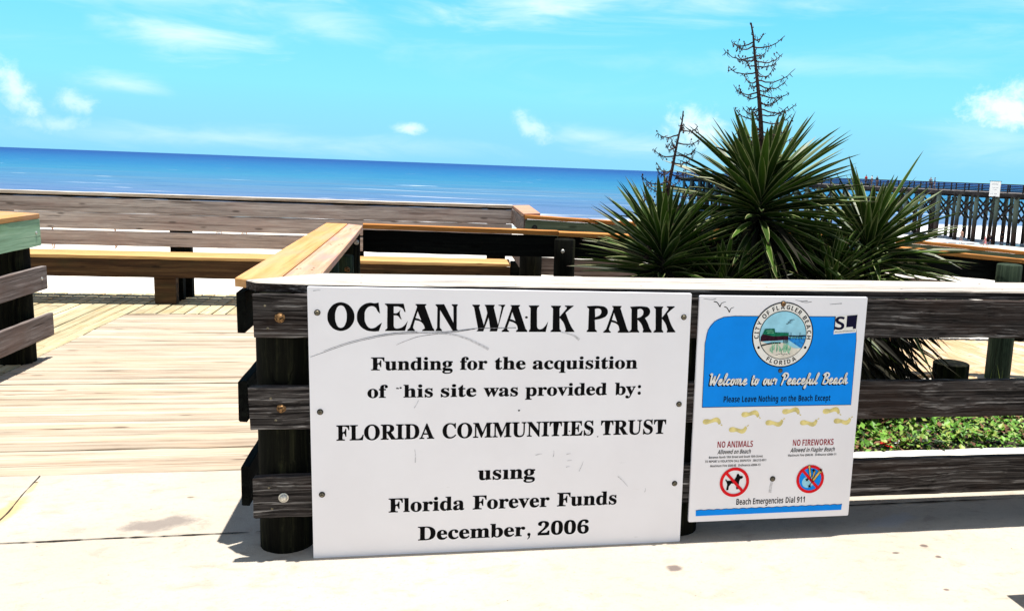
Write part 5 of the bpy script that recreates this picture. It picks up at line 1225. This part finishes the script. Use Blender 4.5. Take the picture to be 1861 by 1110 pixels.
def person(label, loc, rz, h=1.72, pose='stand', skin=0, hair=0, shirt='white', shorts='navy', name='person'):
    root = bpy.data.objects.new(name, None); C.objects.link(root)
    root.location = loc; root.rotation_euler = (0, 0, rz); root.scale = (h / 1.72,) * 3
    tag(root, label, 'person')
    sw = {'stand': 0.05, 'walk': 0.30, 'stoop': 0.10}[pose]; lean = {'stand': 0.0, 'walk': 0.05, 'stoop': 0.34}[pose]
    P = [(0, 0, 0.95), (0, lean * 0.35, 1.10), (0, lean * 0.8, 1.28), (0, lean, 1.43), (0, lean * 1.12, 1.50), (0, lean * 1.25 + 0.01, 1.60), (0, lean * 1.3 + 0.015, 1.70)]
    Rr = [(0.135, 0.10), (0.115, 0.085), (0.145, 0.10), (0.10, 0.075), (0.052, 0.052), (0.082, 0.096), (0.062, 0.072)]
    E_ = [(0, 1), (1, 2), (2, 3), (3, 4), (4, 5), (5, 6)]
    for sgn in (-1, 1):
        f = sgn * sw
        b = len(P)
        P += [(0.095 * sgn, 0, 0.88), (0.10 * sgn, f * 0.45 + 0.02, 0.49), (0.105 * sgn, f - (0.12 if f < 0 else 0.0), 0.085 + (0.05 if f < -0.2 else 0)), (0.11 * sgn, f + 0.13 - (0.10 if f < 0 else 0), 0.035)]
        Rr += [0.092, 0.060, 0.040, (0.040, 0.028)]
        E_ += [(0, b), (b, b + 1), (b + 1, b + 2), (b + 2, b + 3)]
        b = len(P)
        fa = -f * 0.8
        P += [(0.185 * sgn, lean, 1.40), (0.225 * sgn, lean + fa * 0.4, 1.12), (0.235 * sgn, lean + fa + 0.05, 0.88), (0.23 * sgn, lean + fa + 0.08, 0.79), (0.225 * sgn, lean + fa + 0.10, 0.72)]
        Rr += [0.056, 0.042, 0.030, (0.036, 0.020), (0.022, 0.014)]
        E_ += [(3, b), (b, b + 1), (b + 1, b + 2), (b + 2, b + 3), (b + 3, b + 4)]
        P += [(0.20 * sgn, lean + fa + 0.10, 0.80)]; Rr += [0.011]; E_ += [(b + 2, len(P) - 1)]
    P += [(0, lean * 1.25 + 0.115, 1.605)]; Rr += [0.016]; E_ += [(5, len(P) - 1)]
    skinned(P, E_, Rr, 0, SKINS[skin], 'body', root)
    if shorts:
        p = [P[0], (0, 0, 1.02)]; e = [(0, 1)]; r = [(0.155, 0.118), (0.142, 0.108)]
        for sgn, b in ((-1, 7), (1, 17)):
            a_, k__ = Vector(P[b]), Vector(P[b + 1]); n0 = len(p); p += [tuple(a_), tuple(a_.lerp(k__, 0.75))]; r += [0.112, 0.088]; e += [(0, n0), (n0, n0 + 1)]
        skinned(p, e, r, 0, CL[shorts], 'shorts', root)
    if shirt:
        p = [(0, 0.0, 1.0), P[1], P[2], P[3]]; e = [(0, 1), (1, 2), (2, 3)]; r = [(0.150, 0.113), (0.135, 0.102), (0.160, 0.115), (0.115, 0.088)]
        for sgn, b in ((-1, 11), (1, 21)):
            a_, k__ = Vector(P[b]), Vector(P[b + 1]); n0 = len(p); p += [tuple(a_), tuple(a_.lerp(k__, 0.6))]; r += [0.070, 0.058]; e += [(3, n0), (n0, n0 + 1)]
        skinned(p, e, r, 0, CL[shirt], 'shirt', root)
    hp = [(0, lean * 1.25 - 0.025, 1.60), (0, lean * 1.3 - 0.012, 1.68), (0, lean * 1.3 + 0.02, 1.735)]
    skinned(hp, [(0, 1), (1, 2)], [(0.088, 0.082), (0.082, 0.090), (0.055, 0.070)], 0, HAIR[hair], 'hair', root)
    return root
def pier_spot(px, back):
    x = on_pier((px - 1082) / 1566); q = Vector((PX, PY)) + PD * x + Vector((PD.y, -PD.x)) * back
    return (q.x, q.y, 0.565)
person('person in a red shirt, leftmost of the five heads above the pier railing', pier_spot(1566, 0.9), PA - 1.6, 1.78, shirt='red', shorts='navy')
person('person in a white shirt at the pier railing, just right of the one in red', pier_spot(1577.5, 0.8), PA - 1.3, 1.72, shirt='white', shorts='khaki', skin=2)
person('person in a navy shirt at the pier railing, beside the one in white', pier_spot(1585, 1.0), PA + 1.4, 1.65, shirt='navy', shorts='grey')
person('left one of two people close together at the pier railing, grey shirt', pier_spot(1682, 1.0), PA + 0.6, 1.74, shirt='grey', shorts='navy', hair=0)
person('right one of two people close together at the pier railing, blue shirt', pier_spot(1689.5, 1.0), PA - 0.8, 1.70, shirt='blue', shorts='white')
person('bare-chested sunburnt person standing at the water by the pier piles', (49.0, 116.6, -6.36), 2.4, 1.8, shirt=None, shorts='grey', skin=2)
person('fair child in a pink swimsuit walking on the sand in front of the pier', (49.0, 109.2, -6.30), 1.2, 1.45, pose='walk', shirt='pink', shorts='pink', skin=2, hair=1)
person('person in dark clothes standing by a pier pile, right of the walking child', (54.3, 116.2, -6.36), 2.8, 1.85, shirt='black', shorts='black', skin=1)
person('dark clothed person stooping beside a pier pile, left of the other dark figure', (53.1, 116.9, -6.36), 1.4, 1.8, pose='stoop', shirt='black', shorts='navy', skin=1)
bz = lambda x, y: beach_z(y) + (0.25 * noise.noise((x * 0.06, y * 0.11, 2.0)) if y < 100 else 0)
for lab, x, y, sh, sk, hh in (('person in red trunks seen through the bench gap next to the left fence', -43.1, 68.0, 'red', 2, 1.75), ('person in khaki shorts seen through the bench gap left of the black bench post', -39.6, 70.6, 'khaki', 0, 1.7),
                              ('person in pink shorts, left one of the pair seen through the bench gap', -32.1, 73.0, 'pink', 2, 1.7), ('person in navy shorts, right one of the pair seen through the bench gap', -30.1, 73.3, 'navy', 2, 1.75)):
    person(lab, (x, y, bz(x, y)), 1.0, hh, shirt='white' if sh != 'red' else None, shorts=sh, skin=sk, pose='walk' if sh == 'pink' else 'stand')
